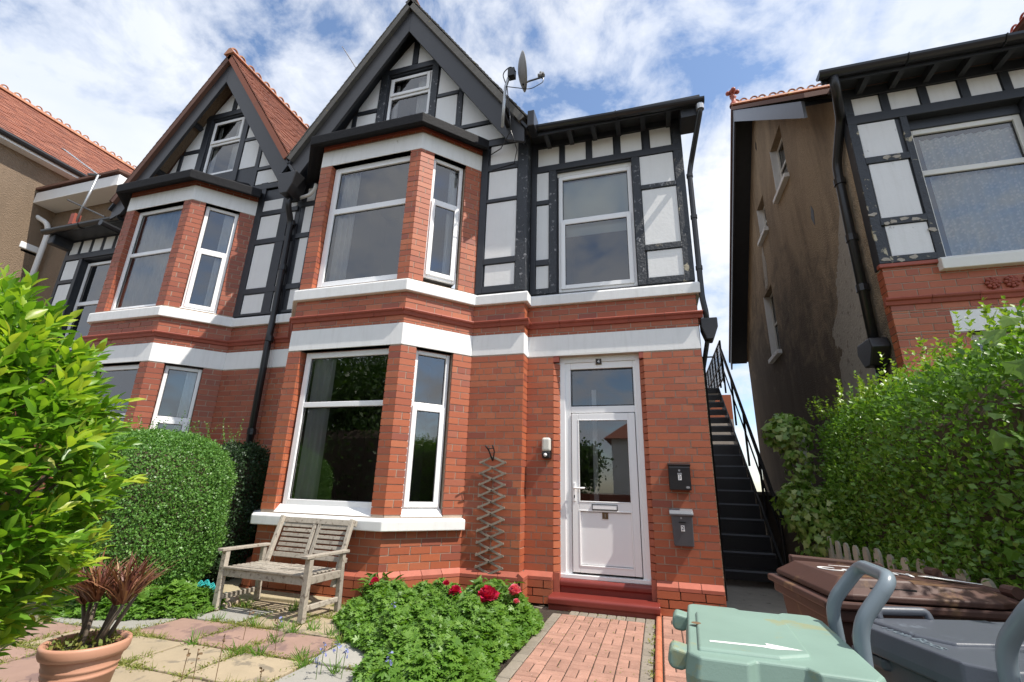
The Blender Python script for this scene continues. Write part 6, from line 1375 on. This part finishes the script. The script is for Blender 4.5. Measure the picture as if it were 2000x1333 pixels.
# ------------------------------------------------------------------ ivy on the post, vine over the hedge
t = thing('ivy', (1.68, .7, 0), 'variegated ivy climbing the pale post by the foot of the stairs', 'ivy')
rg = np.random.default_rng(5); PS, NR = [], []
for c, r, n in (((1.60, .80, 2.02), (.27, .25, .24), 420), ((1.66, .74, 1.62), (.17, .2, .30), 200), ((1.60, .70, 1.15), (.25, .3, .32), 420), ((1.80, .50, .95), (.30, .40, .45), 640), ((1.64, .62, .62), (.16, .25, .25), 120), ((2.0, .62, 1.55), (.20, .16, .10), 60)):
    q = rg.normal(size=(n, 3)); q /= np.linalg.norm(q, axis=1, keepdims=True); PS.append(np.array(c)+q*np.array(r)*rg.uniform(.6, 1.08, (n, 1))); NR.append(q)
PS, NR = np.concatenate(PS), np.concatenate(NR); n = len(PS)
bake('foliage', 'lf_ivy', t, 'ivy', PS, frames(rg.normal(size=(n, 3))*.6+np.array([0, 0, -.7]), NR+np.array([0, 0, .35])+rg.normal(size=(n, 3))*.3), rg.uniform(.05, .095, n))
b = MB(); b.tube([(1.70, .68, 0), (1.66, .66, .8), (1.72, .68, 1.4), (1.62, .74, 2.1)], .02, 6); b.build('stem', 'bark', t)
t = thing('grape_vine', (1.75, -3.1, 0), 'broad leaved vine hanging over the near end of the right hand hedge', 'vine')
me = MB(); v_, f_ = leaf_tpl('ivy'); me.add([(x*.095, y*.10, z*.095) for x, y, z in v_], f_); me = me.mesh('leaf', M['lf_vine'], False)
b = MB(); b.tube([(1.95, -2.9, 2.0), (1.76, -3.02, 1.9), (1.72, -3.06, 1.6), (1.74, -3.04, 1.2), (1.70, -3.08, .95)], .003, 5); b.build('stem', 'stem', t)
for i in range(30):
    f = rg.random(); p = Vector((1.70+rg.normal()*.07, -3.05+rg.normal()*.10, 2.15-1.2*f)); d = np.array([[rg.normal()*.4-.3, rg.normal()*.5-.3, -.7]]); Fq = frames(d, np.array([[-.5+rg.normal()*.4, -.6+rg.normal()*.4, .55]]))[0]
    m = Matrix(Fq.tolist()).to_4x4() @ Matrix.Scale(rg.uniform(.6, 1.25), 4); m.translation = p; place(bpy.data.objects.new('leaf', me), t, m)
# ------------------------------------------------------------------ across the street (seen in the window panes)
t = thing('white_bungalow', (2, -27, 0), 'white house with a hipped clay tile roof across the street', 'house')
b = MB(); b.wbox(-2.9, 8, -36, -27, 0, 4.7); b.build('wall', 'panelw', t)
b = MB(); b.add([(-3.4, -26.5, 4.6), (8.5, -26.5, 4.6), (8.5, -36.5, 4.6), (-3.4, -36.5, 4.6), (1, -31.5, 8.2), (4.5, -31.5, 8.2)], [(0, 1, 5, 4), (1, 2, 5), (2, 3, 4, 5), (3, 0, 4), (0, 3, 2, 1)]); b.build('roof', 'tile', t)
for x in (-1.2, 2.0, 5.4):
    b = MB(); b.wbox(x, x+1.3, -27, -26.97, 2.9, 4.1); b.build('window', 'seal', t)
b = MB(); b.wbox(-30, 20, -14.2, -13.9, 0, 1.1); t = thing('garden_wall', (0, -14, 0), 'low brick wall along the far side of the street', 'wall'); b.build('wall', 'brick_dim', t)
b = MB(); b.wbox(-40, 40, -13, -7.2, -.02, -.01); o = b.build('road', 'road'); o['kind'] = 'structure'
hedge('street_hedge', 'tall dark hedge along the far side of the street', 'hedge', 'lf_tree', (-15, -12.6, 0), 11, 1.0, 1.75, 16000, .16, 'oval4', 31, .4, shape=6)
def tree(label, base, h, r, n, seed, grp='trees across the street'):
    t = thing('broadleaf_tree', base, label, 'tree', grp); rg = np.random.default_rng(seed); base = np.array(base, float); b = MB(); b.tube([base, base+[.1, 0, h*.35], base+[0, .1, h*.7]], [.22, .17, .08], 8); b.build('trunk', 'bark', t)
    PS = []
    for i in range(16):
        q = rg.normal(size=3); q /= np.linalg.norm(q); c = base+[0, 0, h*.62]+q*np.array([r, r, h*.34])*.62; m = n//16; k = rg.normal(size=(m, 3)); PS.append(c+k*np.array([r, r, h*.3])*.26)
    PS = np.concatenate(PS); m = len(PS); bake('crown', 'lf_tree', t, 'oval4', PS, frames(rg.normal(size=(m, 3)), rg.normal(size=(m, 3))+[0, 0, .5]), rg.uniform(.16, .32, m))
for i, (x, y, h, r) in enumerate(((-13, -15, 8, 3.2), (-9.4, -16, 7, 2.6), (-17.5, -16, 9, 3.4), (-4.6, -22.5, 4.0, 1.7), (-15, -20, 9, 3.6), (14, -17, 7, 3))):
    tree(['dark spreading tree across the street', 'round topped tree across the street', 'tall dark tree across the street', 'small bright tree beside the white house', 'wide dark tree behind the row across the street', 'tree right of the white house'][i], (x, y, 0), h, r, 9000, 70+i)
